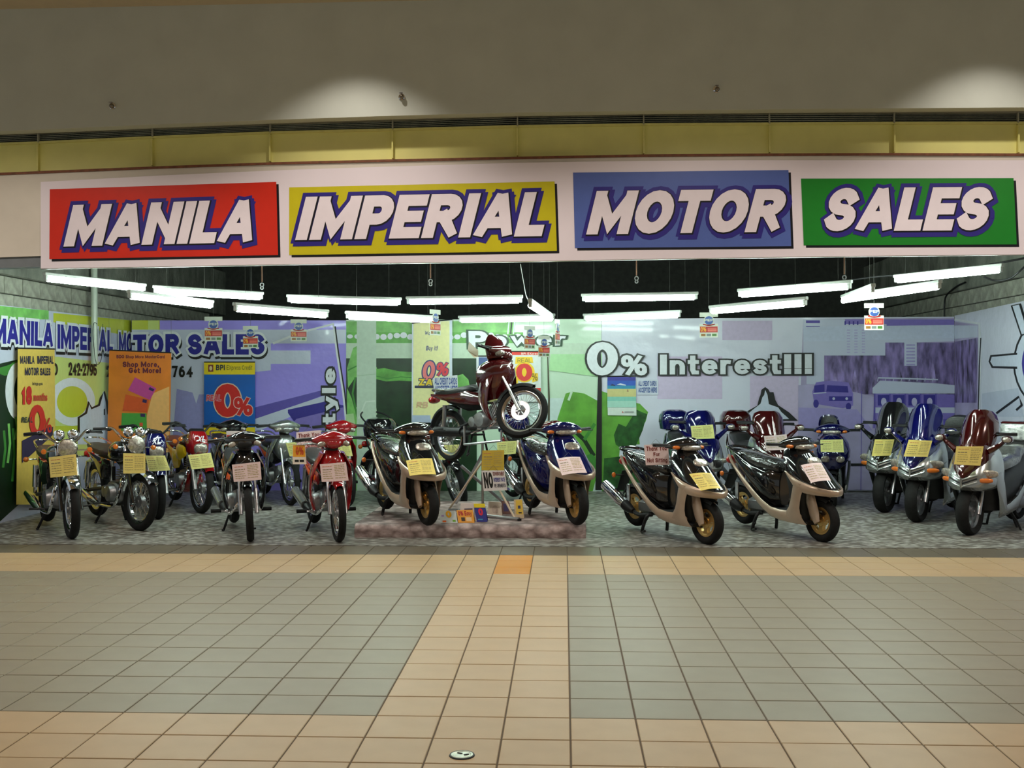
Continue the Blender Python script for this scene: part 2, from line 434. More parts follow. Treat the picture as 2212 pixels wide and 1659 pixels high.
# shop floor: printed pebble vinyl
VF = bpy.data.materials.new('pebble_print_vinyl'); VF.use_nodes = True
nt = VF.node_tree; bs = nt.nodes['Principled BSDF']
tc = nt.nodes.new('ShaderNodeTexCoord'); mp = nt.nodes.new('ShaderNodeMapping'); mp.inputs['Scale'].default_value = (13, 24, 13)
vo = nt.nodes.new('ShaderNodeTexVoronoi'); vo.inputs['Scale'].default_value = 1.0
nz = nt.nodes.new('ShaderNodeTexNoise'); nz.inputs['Scale'].default_value = 1.4; nz.inputs['Detail'].default_value = 6
rp = nt.nodes.new('ShaderNodeValToRGB')
for e, (pos, col) in zip(rp.color_ramp.elements, ((.25, rgb(190, 192, 186)), (.62, rgb(116, 112, 104)))): e.position = pos; e.color = col+(1,)
mx = nt.nodes.new('ShaderNodeMix'); mx.data_type = 'RGBA'; mx.blend_type = 'MULTIPLY'; mx.inputs[0].default_value = .85
r2 = nt.nodes.new('ShaderNodeValToRGB'); r2.color_ramp.elements[0].position = .3; r2.color_ramp.elements[0].color = (.30, .28, .25, 1)
r2.color_ramp.elements[1].position = .72; r2.color_ramp.elements[1].color = (1, 1, 1, 1)
nt.links.new(tc.outputs['Object'], mp.inputs['Vector']); nt.links.new(mp.outputs['Vector'], vo.inputs['Vector']); nt.links.new(mp.outputs['Vector'], nz.inputs['Vector'])
nt.links.new(vo.outputs['Distance'], rp.inputs['Fac']); nt.links.new(nz.outputs['Fac'], r2.inputs['Fac'])
nt.links.new(rp.outputs['Color'], mx.inputs[6]); nt.links.new(r2.outputs['Color'], mx.inputs[7]); nt.links.new(mx.outputs[2], bs.inputs['Base Color'])
bs.inputs['Roughness'].default_value = .42
b = B(); b.box(((XL+XR)/2, (YF+19)/2, -.045), (XR-XL, 19-YF, .1))
struct(obj('floor', b, VF, sharp=0))

# side walls of the shop: hollow concrete blocks under a cast beam
CONC = mat('grey_concrete_block', rgb(150, 150, 138), .85, noise=.30, scale=9, bump=.5, bscale=45)
BEAM = stretch(mat('stained_cast_concrete', rgb(118, 120, 110), .85, noise=.45, scale=5, bump=.5, bscale=30), 1, 1, .6)
MORT = mat('mortar', rgb(58, 58, 52), .9, noise=.2)
DARKC = mat('dark_concrete', rgb(60, 60, 56), .9, noise=.2)
bl = B(); bl.box((0, 0, 0), (.03, .388, .188), ch=.006); BLK = None
for nm, X, sg in (('wall_left', XL, 1), ('wall_right', XR, -1)):
    b = B(); b.box((X-sg*.115, (YF+.17+19)/2, 2.6), (.2, 19-YF-.17, 5.2))
    w = struct(obj(nm, b, MORT, sharp=0))
    b = B(); b.box((X-sg*.02+sg*.03, (YF+.17+19)/2, 3.13), (.09, 19-YF-.17, .80), ch=.012); obj('concrete_beam', b, BEAM, w)
    for k, z in enumerate((2.23, 2.43, 2.63)):
        y = YF+.2+(.2 if k % 2 else 0)
        while y < 18.2:
            if BLK is None: o = obj('concrete_block', bl, CONC, w, sharp=0); BLK = o.data
            else: o = bpy.data.objects.new('concrete_block', BLK); COL.objects.link(o); o.parent = w
            o.location = (X-sg*.012+sg*random.uniform(0, .006), y, z); y += .4
b = B(); b.box(((XL+XR)/2, 19.05, 2.6), (XR-XL+.4, .1, 5.2)); struct(obj('wall_back', b, DARKC, sharp=0))
b = B(); b.box(((XL+XR)/2, (YF+19)/2+.2, 5.25), (XR-XL+.4, 19-YF, .1)); struct(obj('ceiling', b, DARKC, sharp=0))

# bulkhead over the shop, mall ceiling
PLAS = mat('warm_grey_plaster', rgb(206, 212, 203), .75, noise=.04, scale=3, bump=.03, bscale=120)
PLAC = mat('cream_ceiling_paint', rgb(205, 190, 160), .8, noise=.03)
XS = [-440, -180, 85, 331, 585, 849, 1118, 1390, 1661, 1930, 2197, 2460, 2720]
def zline(ys, Y): return [onY(x, y, Y) for x, y in zip(XS, ys)]
Y_WALLB = [303, 290, 280, 269, 259, 250, 243, 239, 236, 234, 232, 231, 230]
Y_LOUT = [308, 298, 288, 278.7, 268.5, 260.5, 251.5, 247, 245, 244, 244, 244, 244]
Y_YELT = [329, 318, 308.5, 297, 287, 280.5, 273.5, 269.5, 268, 266.5, 266, 266, 266]
Y_FAST = [391, 380, 369, 359, 350, 343.5, 338, 333, 331, 330, 331, 331, 331]
YP = 9.95
lo = zline(Y_WALLB, YW)
b = B(); n = len(lo)
fr = [Vector((p.x, YW, p.z)) for p in lo]; tp = [Vector((p.x, YW, CEIL_Z)) for p in lo]
bk = [Vector((p.x, YW+.14, p.z)) for p in lo]; tb = [Vector((p.x, YW+.14, CEIL_Z)) for p in lo]
b.loft([[fr[i], tp[i], tb[i], bk[i]] for i in range(n)])
struct(obj('wall_front', b, PLAS, sharp=0))
b = B(); b.box((0, 0, CEIL_Z+.05), (30, 19.5, .1)); struct(obj('ceiling', b, PLAC, sharp=0))
b = B(); b.box((0, 10.13, 4.9), (30, .1, 2.8)); struct(obj('wall_front', b, DARKC, sharp=0))

for nm, x0, x1 in (('wall_left', -15, XL-.02), ('wall_right', XR+.02, 15)):
    b = B(); b.box(((x0+x1)/2, YF+.11, 1.75), (x1-x0, .10, 3.5)); struct(obj(nm, b, PLAC, sharp=0))
# louvre strip and yellow panels
YEL = mat('yellow_painted_panel', rgb(240, 238, 150), .5, noise=.05, scale=4)
YELM = mat('yellow_painted_mullion', rgb(232, 228, 140), .45)
LFR = mat('louvre_frame_paint', rgb(170, 170, 150), .5); LSL = mat('louvre_slat_metal', rgb(168, 174, 160), .5, 0, noise=.2)
lt, lb, yb = zline(Y_LOUT, YP), zline(Y_YELT, YP), zline(Y_FAST, YP)
louv = struct(empty('trim_1')); yelb = struct(empty('trim_2'))
b = B(); b.loft([[lt[i]+Vector((0, .10, .02)), lt[i]+Vector((0, .12, .02)), lb[i]+Vector((0, .12, -.02)), lb[i]+Vector((0, .10, -.02))] for i in range(n)])
obj('duct_backing', b, BLACKP, louv, sharp=0)
b = B(); b.loft([[p+Vector((0, -.02, .012)), p+Vector((0, .03, .012)), p+Vector((0, .03, -.004)), p+Vector((0, -.02, -.004))] for p in lt]); obj('louvre_frame', b, LFR, louv, sharp=0)
b = B(); b.loft([[p+Vector((0, -.02, .01)), p+Vector((0, .03, .01)), p+Vector((0, .03, -.012)), p+Vector((0, -.02, -.012))] for p in lb]); obj('louvre_frame', b, YELM, louv, sharp=0)
for i in range(n-1):
    for k in range(5):
        f = (k+.7)/5.4
        a, c = lt[i].lerp(lb[i], f), lt[i+1].lerp(lb[i+1], f)
        b = B(); b.loft([[p+Vector((0, -.006, .0)), p+Vector((0, .016, .013)), p+Vector((0, .018, .010)), p+Vector((0, -.004, -.003))] for p in (a, c)]); obj('slat', b, LSL, louv, sharp=0)
    g = .004
    b = B(); b.loft([[lb[j]+Vector((s, 0, -.012)), lb[j]+Vector((s, .02, -.012)), yb[j]+Vector((s, .02, -.05)), yb[j]+Vector((s, 0, -.05))] for j, s in ((i, g), (i+1, -g))]); obj('panel', b, YEL, yelb, sharp=0)
for i in range(n):
    b = B(); p, q = lt[i], lb[i]; b.box(((p.x+q.x)/2, YP-.015, (p.z+q.z)/2), (.012, .03, p.z-q.z)); obj('mullion', b, LFR, louv, sharp=0)
    b = B(); p, q = lb[i], yb[i]; b.box(((p.x+q.x)/2, YP-.02, (p.z+q.z)/2-.01), (.014, .045, p.z-q.z-.02)); obj('mullion', b, YELM, yelb, sharp=0)

# white fascia board with a bare steel beam at its left end
FASC = mat('white_fascia_board', rgb(214, 206, 192), .6, noise=.04, scale=4); STB = mat('blue_grey_steel_beam', rgb(112, 118, 122), .5, noise=.08)
WOOD = mat('raw_wood_batten', rgb(120, 72, 48), .7, noise=.3, scale=20)
fb = [onY(x, y, YF) for x, y in zip(XS, [570, 562, 553, 548, 545, 540, 535, 530, 525, 522, 520, 520, 520])]; ft = zline([y+6 for y in Y_FAST], YF)
fasc = empty('trim_3'); struct(fasc)
b = B(); b.loft([[ft[i], ft[i]+Vector((0, .04, 0)), fb[i]+Vector((0, .04, 0)), fb[i]] for i in range(n)]); obj('fascia_board', b, FASC, fasc, sharp=0)
b = B(); b.loft([[ft[i]+Vector((0, -.01, .022)), ft[i]+Vector((0, .1, .022)), ft[i]+Vector((0, .1, 0)), ft[i]+Vector((0, -.01, 0))] for i in range(n)]); obj('wood_batten', b, WOOD, fasc, sharp=0)
b = B(); b.loft([[fb[i]+Vector((0, .02, -.002)), fb[i]+Vector((0, .14, -.002)), fb[i]+Vector((0, .14, -.10)), fb[i]+Vector((0, .02, -.10))] for i in range(n)]); obj('steel_beam', b, STB, fasc, sharp=0)

# ------------------------------------------------------------------ the shop sign
SBAN = mat('white_sign_banner', rgb(236, 226, 234), .30, noise=.02, scale=2, bump=.08, bscale=6)
YS = YF-.02
sx = [88, 220, 350, 480, 621, 770, 930, 1100, 1270, 1440, 1603, 1780, 1960, 2130, 2300]
sb = [580, 578, 576, 573.5, 571, 569, 567, 565, 562, 559, 556.5, 554, 552, 550.5, 549]
st = [393, 386, 379, 373, 367, 362, 357, 352, 349, 347, 346, 346, 346, 346, 346]
sign = thing('shop_sign', 'long white printed shop banner with four coloured name panels above the shop opening', 'sign', onY(1106, 460, YS))
def rel(o, root): o.parent = root; o.matrix_parent_inverse = root.matrix_world.inverted()
def under(root):                                     # children built in world coordinates
    bpy.context.view_layer.update()
    inv = Matrix.Translation(-root.location)
    return inv
class At:                                            # parent wrapper: keeps world coordinates of the mesh
    pass
def reparent(objs, root):
    M = (Matrix.Translation(root.location) @ root.rotation_euler.to_matrix().to_4x4()).inverted()
    for o in objs:
        o.data.transform(M); o.parent = root
parts = []
b = B(); n2 = len(sx); T = [onY(x, y, YS) for x, y in zip(sx, st)]; Bt = [onY(x, y, YS) for x, y in zip(sx, sb)]
b.loft([[T[i], T[i]+Vector((0, .006, 0)), Bt[i]+Vector((0, .006, 0)), Bt[i]] for i in range(n2)]); parts.append(obj('banner_sheet', b, SBAN, None))
b = B(); b.tube([p+Vector((0, .015, .004)) for p in Bt], .012, 6); parts.append(obj('bottom_rail', b, STEEL, None))
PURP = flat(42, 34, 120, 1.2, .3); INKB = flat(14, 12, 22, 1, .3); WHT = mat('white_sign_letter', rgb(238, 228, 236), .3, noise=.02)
PY = ('Y', YS)
SG = [('MANILA', (196, 40, 22), [(108, 409), (597, 393), (601, 551), (107, 560)], [(138, 444), (566, 430), (566, 523), (138, 533)]),
      ('IMPERIAL', (190, 180, 22), [(625, 405), (1198, 392), (1203, 542), (625, 551)], [(638, 426), (1194, 414.5), (1194, 510), (638, 519)]),
      ('MOTOR', (78, 98, 166), [(1238, 373), (1703, 367.5), (1709, 532), (1242, 536)], [(1266, 413), (1707, 408), (1705, 500.5), (1266, 507)]),
      ('SALES', (22, 122, 34), [(1730, 386), (2189, 385), (2196, 528), (1736, 530)], [(1773, 406.5), (2150, 404), (2150, 497.5), (1773, 500)])]
for word, col, q, tq in SG:
    Q = pxquad(q, PY)
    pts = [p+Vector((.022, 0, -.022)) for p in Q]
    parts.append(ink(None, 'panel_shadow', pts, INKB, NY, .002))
    parts.append(ink(None, 'name_panel', Q, mat('sign_panel_'+word.lower(), rgb(*col, 1.15), .3, noise=.03), NY, .004))
    TQ = pxquad(tq, PY)
    for nm, m, lf, gr, dx, dy in (('letter_outline', PURP, .006, .085, .0, .01), ('letter_outline', PURP, .0065, .085, .05, -.06), ('letter_edge', INKB, .008, .022, .012, -.014), ('lettering', WHT, .010, 0, 0, 0)):
        parts.append(write(None, nm, word, TQ, m, NY, lf, .258, gr, .24, .05, dx, dy))
reparent(parts, sign)

# ================================================================== INSIDE THE SHOP
# fluorescent tubes on battens, hung in two rows; each is 1.22 m long and level
GLOW = mat('lit_tube', (1, 1, 1), .4, noise=0, emit=((.80, 1.0, .90), TUBE_POWER))
BATT = mat('white_batten_enamel', rgb(200, 205, 200), .4); HANG = mat('hanging_wire', rgb(70, 70, 66), .6)
TUBES = [(103, 603, 307, 625, 'first tube from the left of the front row'), (341, 630, 560, 643, 'second tube from the left of the front row'), (284, 641, 454, 661, 'leftmost tube of the back row'),
         (513, 668, 702, 682, 'back-row tube over the lavender banner'), (629, 649, 858, 655, 'front-row tube left of the ceiling rod pair'), (887, 653, 1120, 650, 'front-row tube over the display bike'),
         (755, 685, 938, 693, 'back-row tube over the green athlete print'), (998, 693, 1191, 689, 'back-row tube right over the word Power'), (1265, 647, 1499, 643, 'front-row tube over the 0% Interest words'),
         (1268, 689, 1463, 682, 'back-row tube directly over the big 0%'), (1603, 637, 1830, 620, 'front-row tube over the maroon parked scooter'), (1540, 673, 1735, 656, 'back-row tube beside a hanging credit tag'),
         (1940, 606, 2157, 584, 'rightmost tube of the front row'), (1826, 649, 2025, 620, 'rightmost tube of the back row'), (1146, 660, 1190, 689, 'short-looking tube pointing into the shop over the middle'),
         (1822, 650, 1884, 628, 'tube seen end-on crossing another on the right')]
for x0, y0, x1, y1, lab in TUBES:
    r0, r1 = ray(x0, y0), ray(x1, y1)
    a0, a1 = r0/r0.z, r1/r1.z
    s = 1.22/(a0-a1).length
    mx_ = max(a0.y, a1.y)*s
    if mx_ > YB-.25: s *= (YB-.25)/mx_
    mn_ = min(a0.y, a1.y)*s
    if mn_ < YF+.50: s *= (YF+.50)/mn_
    A, Bq = EYE+a0*s, EYE+a1*s
    mid = (A+Bq)/2; d = Bq-A; L = d.length; rz = math.atan2(d.y, d.x)
    t = thing('tube_light', 'lit white fluorescent tube on a batten, '+lab, 'light', mid, rz, 'fluorescent tubes hung over the bikes')
    b = B(); b.tube([(-L/2, 0, 0), (L/2, 0, 0)], .027, 12); obj('tube', b, GLOW, t)
    b = B(); b.box((0, 0, .050), (L+.10, .045, .036), ch=.006); obj('batten', b, BATT, t)
    for e in (-1, 1):
        b = B(); b.box((e*(L/2+.022), 0, .012), (.035, .035, .06), ch=.005); obj('lamp_holder', b, BATT, t)
        b = B(); b.tube([(e*L*.42, 0, .075), (e*L*.42, 0, 5.195-mid.z)], .0013, 5); obj('wire', b, HANG, t)

# printed banners: base sheets ------------------------------------------------
def sheet_mat(key, col): 
    m = mat(key, col, .26, noise=.05, scale=1.2, bump=.7, bscale=4, coat=.2)
    return m
LAV = sheet_mat('lavender_print', rgb(158, 144, 238)); PALE = sheet_mat('pale_lilac_print', rgb(198, 204, 224)); MINT = sheet_mat('mint_print', rgb(200, 224, 200))
LILAC = sheet_mat('lilac_white_print', rgb(218, 220, 236)); YGRN = sheet_mat('yellow_green_print', rgb(196, 204, 60)); LIME = sheet_mat('pale_lime_print', rgb(204, 220, 130))
PB = ('Y', YB); PL = ('X', XL+.03); PR = ('X', XR-.03)
def banner(name, label, q, pl, nrm, m):
    Q = pxquad(q, pl); c = (Q[2]+Q[3])/2
    r = thing(name, label, 'banner', c, 0, 'printed wall banners'); ps = []
    b = B(); b.slab(Q, Vector(nrm)*-1, .006); ps.append(obj('printed_sheet', b, m, None, sharp=0))
    return r, ps
class Ban:
    def __init__(s, label, q, pl, nrm, m): s.root, s.ps = banner('printed_banner', label, q, pl, nrm, m); s.pl = pl; s.n = nrm; s.k = 1
    def poly(s, name, pts, m, lay=None):
        s.k += 1
        s.ps.append(ink(None, name, [onP(x, y, s.pl) for x, y in pts], m, s.n, .0012+.00026*s.k)); return s
    def rect(s, name, x0, y0, x1, y1, m): return s.poly(name, [(x0, y0), (x1, y0), (x1, y1), (x0, y1)], m)
    def circ(s, name, cx, cy_, rx, ry, m, n=32, a0=0, a1=360): return s.poly(name, [(cx+rx*math.cos(R_(a0+(a1-a0)*i/(n if a1-a0 == 360 else n-1))), cy_+ry*math.sin(R_(a0+(a1-a0)*i/(n if a1-a0 == 360 else n-1)))) for i in range(n)], m)
    def line(s, name, pts, w, m):
        b = B(); s.k += 1; lift = .0012+.00026*s.k
        P = [Vector(p) for p in pts]; o = []
        for i, p in enumerate(P):
            a, c = P[max(i-1, 0)], P[min(i+1, len(P)-1)]; d = (c-a).normalized(); nn = Vector((-d.y, d.x))*w/2
            o.append((p+nn, p-nn))
        vs = [onP(q.x, q.y, s.pl)+Vector(s.n)*lift for pr in o for q in pr]
        b.add(vs, [(2*i, 2*i+1, 2*i+3, 2*i+2) for i in range(len(P)-1)]); s.ps.append(obj(name, b, m, None, sharp=0, normals=False)); return s
    def text(s, txt, q, m, t=.22, gap=.09, outline=None, grow=.06, drop=None, shear=0.0, slab=False):
        Q = pxquad(q, s.pl)
        if drop: s.k += 4; s.ps.append(write(None, 'letter_shadow', txt, Q, drop[0], s.n, .0012+.00026*s.k, t, grow, shear, gap, drop[1], drop[2], slab))
        if outline: s.k += 4; s.ps.append(write(None, 'letter_outline', txt, Q, outline, s.n, .0012+.00026*s.k, t, grow, shear, gap, 0, 0, slab))
        s.k += 4; s.ps.append(write(None, 'lettering', txt, Q, m, s.n, .0012+.00026*s.k, t, 0, shear, gap, 0, 0, slab)); return s
    def done(s): reparent(s.ps, s.root); return s.root

NAVY = flat(34, 34, 140, 1.0); INK = flat(18, 22, 20); PWHT = flat(222, 226, 232); GRN1 = mat('print_green_photo', rgb(120, 186, 96), .4, noise=.30, scale=7); GRN2 = flat(60, 130, 50); GRN3 = flat(14, 44, 18); GRN4 = mat('print_green_arm', rgb(92, 162, 66), .4, noise=.30, scale=9)
PUR1 = flat(126, 112, 190); PUR2 = flat(92, 80, 170); PUR3 = flat(52, 44, 140); PKL = flat(206, 190, 220); SILH = flat(206, 214, 232)
# left wall ------------------------------------------------------------------
w = Ban('left wall banner printed in green and lime with navy company name', [(-330, 620), (284, 692), (284, 1062), (-330, 1212)], PL, NL, PALE)
w.poly('printed_shape', [(-60, 655), (105, 671), (105, 690), (-60, 690)], GRN1).poly('printed_shape', [(115, 676), (284, 692), (284, 726), (200, 712), (115, 696)], YGRN)
w.poly('printed_shape', [(118, 770), (284, 790), (284, 960), (118, 1000)], LIME)
w.poly('printed_shape', [(-60, 780), (-20, 790), (40, 776), (40, 1090), (-60, 1180)], GRN3).poly('printed_shape', [(-20, 800), (20, 788), (41, 775), (41, 800), (10, 812)], GRN2)
w.circ('printed_shape', 38, 845, 27, 62, PWHT).circ('printed_shape', 47, 845, 17, 40, GRN3)
for x, y0, y1 in ((8, 930, 1010), (18, 915, 1000), (28, 925, 1040), (-10, 900, 1030), (33, 900, 950)): w.line('printed_leaf', [(x, y0), (x+3, (y0+y1)/2), (x-2, y1)], 5, GRN1 if x % 4 else GRN2)
w.circ('printed_shape', 155, 868, 50, 52, PWHT).circ('printed_shape', 155, 868, 33, 34, YGRN).rect('printed_shape', 118, 920, 168, 932, YGRN)
w.poly('printed_building', [(167, 930), (170, 902), (186, 892), (191, 869), (197, 880), (214, 876), (222, 845), (231, 875), (234, 905), (284, 905), (284, 960), (167, 960)], SILH)
w.line('printed_outline', [(169, 935), (169, 902), (185, 892), (191, 868), (197, 882), (213, 875), (217, 860), (224, 846), (230, 868), (233, 895)], 5, INK)
w.poly('printed_window', [(223, 884), (226, 882), (226, 896), (223, 897)], INK)
w.text('MANILA', [(-18, 686), (114, 698), (113, 750), (-18, 741)], NAVY, .24, .06, PWHT, .12, (INK, .03, -.12))
w.text('IMPERIAL', [(122, 700), (242, 714), (242, 760), (122, 753)], NAVY, .24, .06, PWHT, .12, (INK, .03, -.12))
w.text('NO:', [(98, 783), (127, 785), (127, 811), (98, 811)], INK, .2).text('242-2795', [(146, 782), (207, 787), (207, 812), (146, 811)], INK, .2, .05).text('· 242', [(213, 788), (268, 792), (268, 816), (213, 813)], INK, .2)
w.text('MO', [(254, 717), (284, 721), (284, 766), (254, 762)], NAVY, .24, .06, PWHT, .1)
w.done()
# back wall, lavender ----------------------------------------------------------
w = Ban('lavender back banner with navy company name and the word style', [(284.5, 692), (747, 692), (768, 1062), (284.5, 1062)], PB, NY, LAV)
w.rect('printed_shape', 285, 712, 747, 742, PALE).poly('printed_shape', [(285, 742), (585, 742), (585, 800), (285, 830)], PALE).rect('printed_shape', 285, 757, 671, 786, PALE).rect('printed_shape', 285, 786, 441, 1000, PALE)
w.rect('printed_shape', 285, 692, 345, 712, YGRN).rect('printed_shape', 320, 692, 343, 712, LIME)
w.poly('printed_shape', [(382, 840), (416, 848), (424, 872), (430, 852), (442, 852), (442, 960), (372, 960)], flat(150, 150, 204))
w.poly('printed_boat', [(551, 880), (700, 842), (720, 845), (551, 912)], PUR2).poly('printed_boat', [(551, 905), (720, 848), (720, 858), (551, 935)], PALE)
w.poly('printed_boat', [(622, 885), (700, 868), (745, 876), (745, 884), (680, 900), (635, 910), (622, 892)], PUR3).poly('printed_boat', [(640, 905), (742, 880), (747, 1000), (600, 960)], PUR1)
w.line('printed_line', [(590, 742), (650, 718), (720, 700), (728, 760), (742, 850), (757, 1000)], 5, PWHT).line('printed_line', [(724, 705), (731, 760), (745, 850), (760, 1000)], 3, INK)
w.text('TOR', [(288, 723), (388, 721), (388, 766), (288, 768)], NAVY, .26, .10, PWHT, .12, (INK, .05, -.12))
w.text('SALES', [(406, 722), (572, 722), (572, 766), (406, 766)], NAVY, .26, .08, PWHT, .12, (INK, .05, -.12))
w.text('764', [(372, 790), (417, 790), (417, 815), (372, 815)], INK, .22)
w.text('style', [(696, 952), (696, 796), (725, 796), (725, 952)], PWHT, .26, .1, INK, .09)
w.done()
# back wall, green --------------------------------------------------------------
w = Ban('green back banner with the outlined word Power and an athlete photo', [(747.5, 691), (1299, 689), (1299, 1062), (768.5, 1062)], PB, NY, MINT)
DG = mat('print_dark_green_court', rgb(22, 52, 26), .4, noise=.35, scale=6)
w.rect('printed_shape', 748, 694, 1110, 741, GRN1).rect('printed_shape', 748, 718, 1130, 741, GRN4)
for i in range(26):
    x = 756+i*14.5; w.circ('printed_light', x, 727+random.uniform(-3, 3), random.uniform(5, 8), random.uniform(4, 7), PWHT, 12)
w.rect('printed_shape', 748, 741, 1300, 774, flat(190, 210, 188)).rect('printed_shape', 748, 774, 1030, 1062, DG)
w.poly('printed_figure', [(750, 795), (763, 752), (775, 745), (800, 775), (815, 795), (812, 812), (768, 815), (752, 838)], GRN1)
w.poly('printed_figure', [(808, 798), (830, 795), (862, 802), (895, 804), (895, 824), (862, 822), (835, 824), (808, 818)], GRN4)
w.poly('printed_figure', [(750, 838), (760, 860), (772, 905), (772, 1062), (750, 1062)], GRN1).poly('printed_figure', [(770, 880), (795, 864), (812, 872), (815, 895), (790, 910), (772, 908)], flat(170, 200, 160))
w.poly('printed_figure', [(985, 812), (1000, 808), (1012, 820), (1020, 862), (1000, 870), (985, 850)], GRN1)
w.line('printed_line', [(812, 812), (838, 818), (866, 814), (893, 816)], 2, GRN2).line('printed_line', [(752, 800), (772, 790), (790, 800)], 3, GRN2).line('printed_line', [(768, 815), (762, 850), (772, 900)], 4, GRN2).line('printed_line', [(985, 835), (1000, 842), (1014, 836)], 2, GRN2)
w.poly('printed_shirt', [(748, 895), (764, 893), (768, 920), (762, 960), (750, 965)], flat(170, 206, 150)).rect('printed_shape', 771, 694, 813, 1062, flat(188, 208, 190)).line('printed_line', [(772, 812), (812, 808)], 2, flat(170, 196, 170)).line('printed_line', [(775, 905), (790, 868), (811, 866)], 3, flat(206, 220, 206))
w.rect('printed_shape', 1090, 860, 1300, 1062, flat(196, 214, 210)).poly('printed_shape', [(1190, 765), (1300, 765), (1300, 815), (1185, 800)], flat(170, 214, 160))
for x0 in (1100, 1106, 1112): w.line('printed_line', [(x0, 692), (x0-3, 722)], 3, PWHT if x0 != 1106 else GRN3)
w.poly('printed_umbrella', [(1204, 905), (1222, 850), (1236, 846), (1262, 850), (1299, 870), (1299, 990), (1280, 1062), (1210, 1062)], mat('print_green_cloth', rgb(96, 158, 56), .4, noise=.25, scale=5))
w.line('printed_line', [(1235, 846), (1228, 865)], 5, MINT).line('printed_line', [(1240, 930), (1262, 950), (1283, 985)], 9, GRN3).line('printed_line', [(1262, 950), (1285, 915)], 7, GRN2)
for x, y, rx, ry, m in ((1225, 1010, 16, 30, GRN2), (1255, 1030, 22, 26, GRN3), (1275, 1000, 14, 20, GRN2)): w.circ('printed_leaf', x, y, rx, ry, m, 9)
w.text('Power', [(1012, 715), (1224, 718), (1222, 746), (1013, 752)], PWHT, .25, .13, flat(30, 66, 40), .085)
w.poly('banner_gap', [(1182, 770), (1184, 770), (1188, 860), (1187, 1040), (1181, 1040), (1184, 860)], flat(70, 66, 48))
w.poly('banner_gap', [(1294, 742), (1297, 742), (1300, 830), (1300, 1058), (1286, 1058), (1289, 900)], flat(16, 14, 18))
w.done()
# back wall, street scene ----------------------------------------------------------
w = Ban('lilac back banner with 0% Interest lettering and a street photo', [(1299.5, 689), (2061, 684), (2061, 1060), (1299.5, 1062)], PB, NY, LILAC)
w.poly('printed_umbrella', [(1300, 845), (1330, 855), (1372, 870), (1382, 872), (1400, 890), (1395, 910), (1380, 935), (1382, 960), (1340, 960), (1330, 1062), (1300, 1062)], MATS['print_green_cloth'])
TREEG = mat('print_dark_green_plants', rgb(36, 84, 34), .4, noise=.6, scale=9)
w.poly('printed_leaf', [(1336, 915), (1352, 922), (1375, 885), (1398, 895), (1388, 930), (1374, 962), (1350, 975), (1330, 960), (1326, 940)], TREEG).poly('printed_leaf', [(1305, 990), (1350, 985), (1400, 1000), (1420, 1062), (1302, 1062)], TREEG)
w.rect('printed_shape', 1560, 693, 1668, 735, PKL).rect('printed_shape', 1420, 770, 1560, 862, PKL).rect('printed_shape', 1620, 812, 1725, 1000, PKL)
ST = mat('print_purple_street', rgb(168, 158, 194), .4, noise=.2, scale=2.5); TR = stretch(mat('print_purple_trees', rgb(116, 102, 150), .4, noise=.9, scale=1), 11, 11, 3.5); RD = mat('print_lilac_road', rgb(176, 168, 204), .4, noise=.15, scale=3)
w.poly('printed_street', [(1735, 690), (2061, 686), (2061, 1058), (1722, 1058)], ST)
w.rect('printed_building', 1735, 690, 1825, 740, PALE).rect('printed_building', 1825, 690, 2061, 706, PUR1).rect('printed_building', 1822, 700, 1915, 710, PALE)
for k in range(4): w.rect('printed_window', 1741, 692+k*12, 1771, 698+k*12, PUR2)
for k in range(4): w.rect('printed_window', 1824+k*9, 694, 1827+k*9, 702, PUR3)
w.poly('printed_shape', [(1735, 738), (2061, 728), (2061, 737), (1912, 742), (1912, 768), (1735, 768)], PALE).poly('printed_shape', [(1735, 706), (2061, 702), (2061, 730), (1735, 738)], flat(196, 204, 226))
w.rect('printed_trees', 1778, 768, 2061, 852, TR).rect('printed_trees', 1912, 740, 2061, 800, TR).rect('printed_building', 1742, 768, 1780, 830, PALE).rect('printed_building', 1953, 740, 1980, 790, PALE)
TR2 = stretch(mat('print_purple_pines', rgb(132, 118, 164), .4, noise=.9, scale=1), 14, 14, 5)
for i_ in range(3):
    for k in range(9): w.rect('printed_window', 1829+i_*16, 712+k*6, 1836+i_*16, 714.5+k*6, flat(176, 172, 212))
for k in range(7): w.rect('printed_window', 1957, 744+k*7, 1976, 747+k*7, flat(160, 152, 204))
for k, (x, hh) in enumerate(((1786, 30), (1803, 46), (1822, 36), (1846, 52), (1866, 40), (1890, 58), (1929, 70), (1944, 50), (1996, 60), (2014, 72))):
    w.poly('printed_tree', [(x-9, 850), (x-5, 850-hh*.6), (x, 850-hh), (x+5, 850-hh*.6), (x+9, 850)], TR2 if k % 2 else TR)
w.poly('printed_road', [(1724, 832), (1770, 830), (1850, 848), (2061, 900), (2061, 1058), (1722, 1058)], RD)
w.poly('printed_vehicle', [(1754, 846), (1762, 826), (1790, 822), (1832, 826), (1842, 850), (1842, 876), (1820, 882), (1758, 872)], PUR1).poly('printed_vehicle', [(1786, 832), (1830, 834), (1832, 848), (1784, 846)], PUR3).rect('printed_vehicle', 1790, 856, 1840, 866, PUR3)
w.circ('printed_wheel', 1762, 872, 6, 9, PUR3, 14).circ('printed_wheel', 1832, 878, 6, 8, PUR3, 14)
w.poly('printed_vehicle', [(1884, 838), (1900, 822), (2020, 828), (2061, 832), (2061, 850), (1884, 850)], PALE).poly('printed_vehicle', [(1888, 850), (2061, 852), (2061, 925), (1884, 925)], PUR1)
for k in range(4): w.rect('printed_window', 1895+k*33, 853, 1920+k*33, 876, PUR3); w.circ('printed_person', 1908+k*33, 868, 6, 9, flat(190, 186, 220), 12)
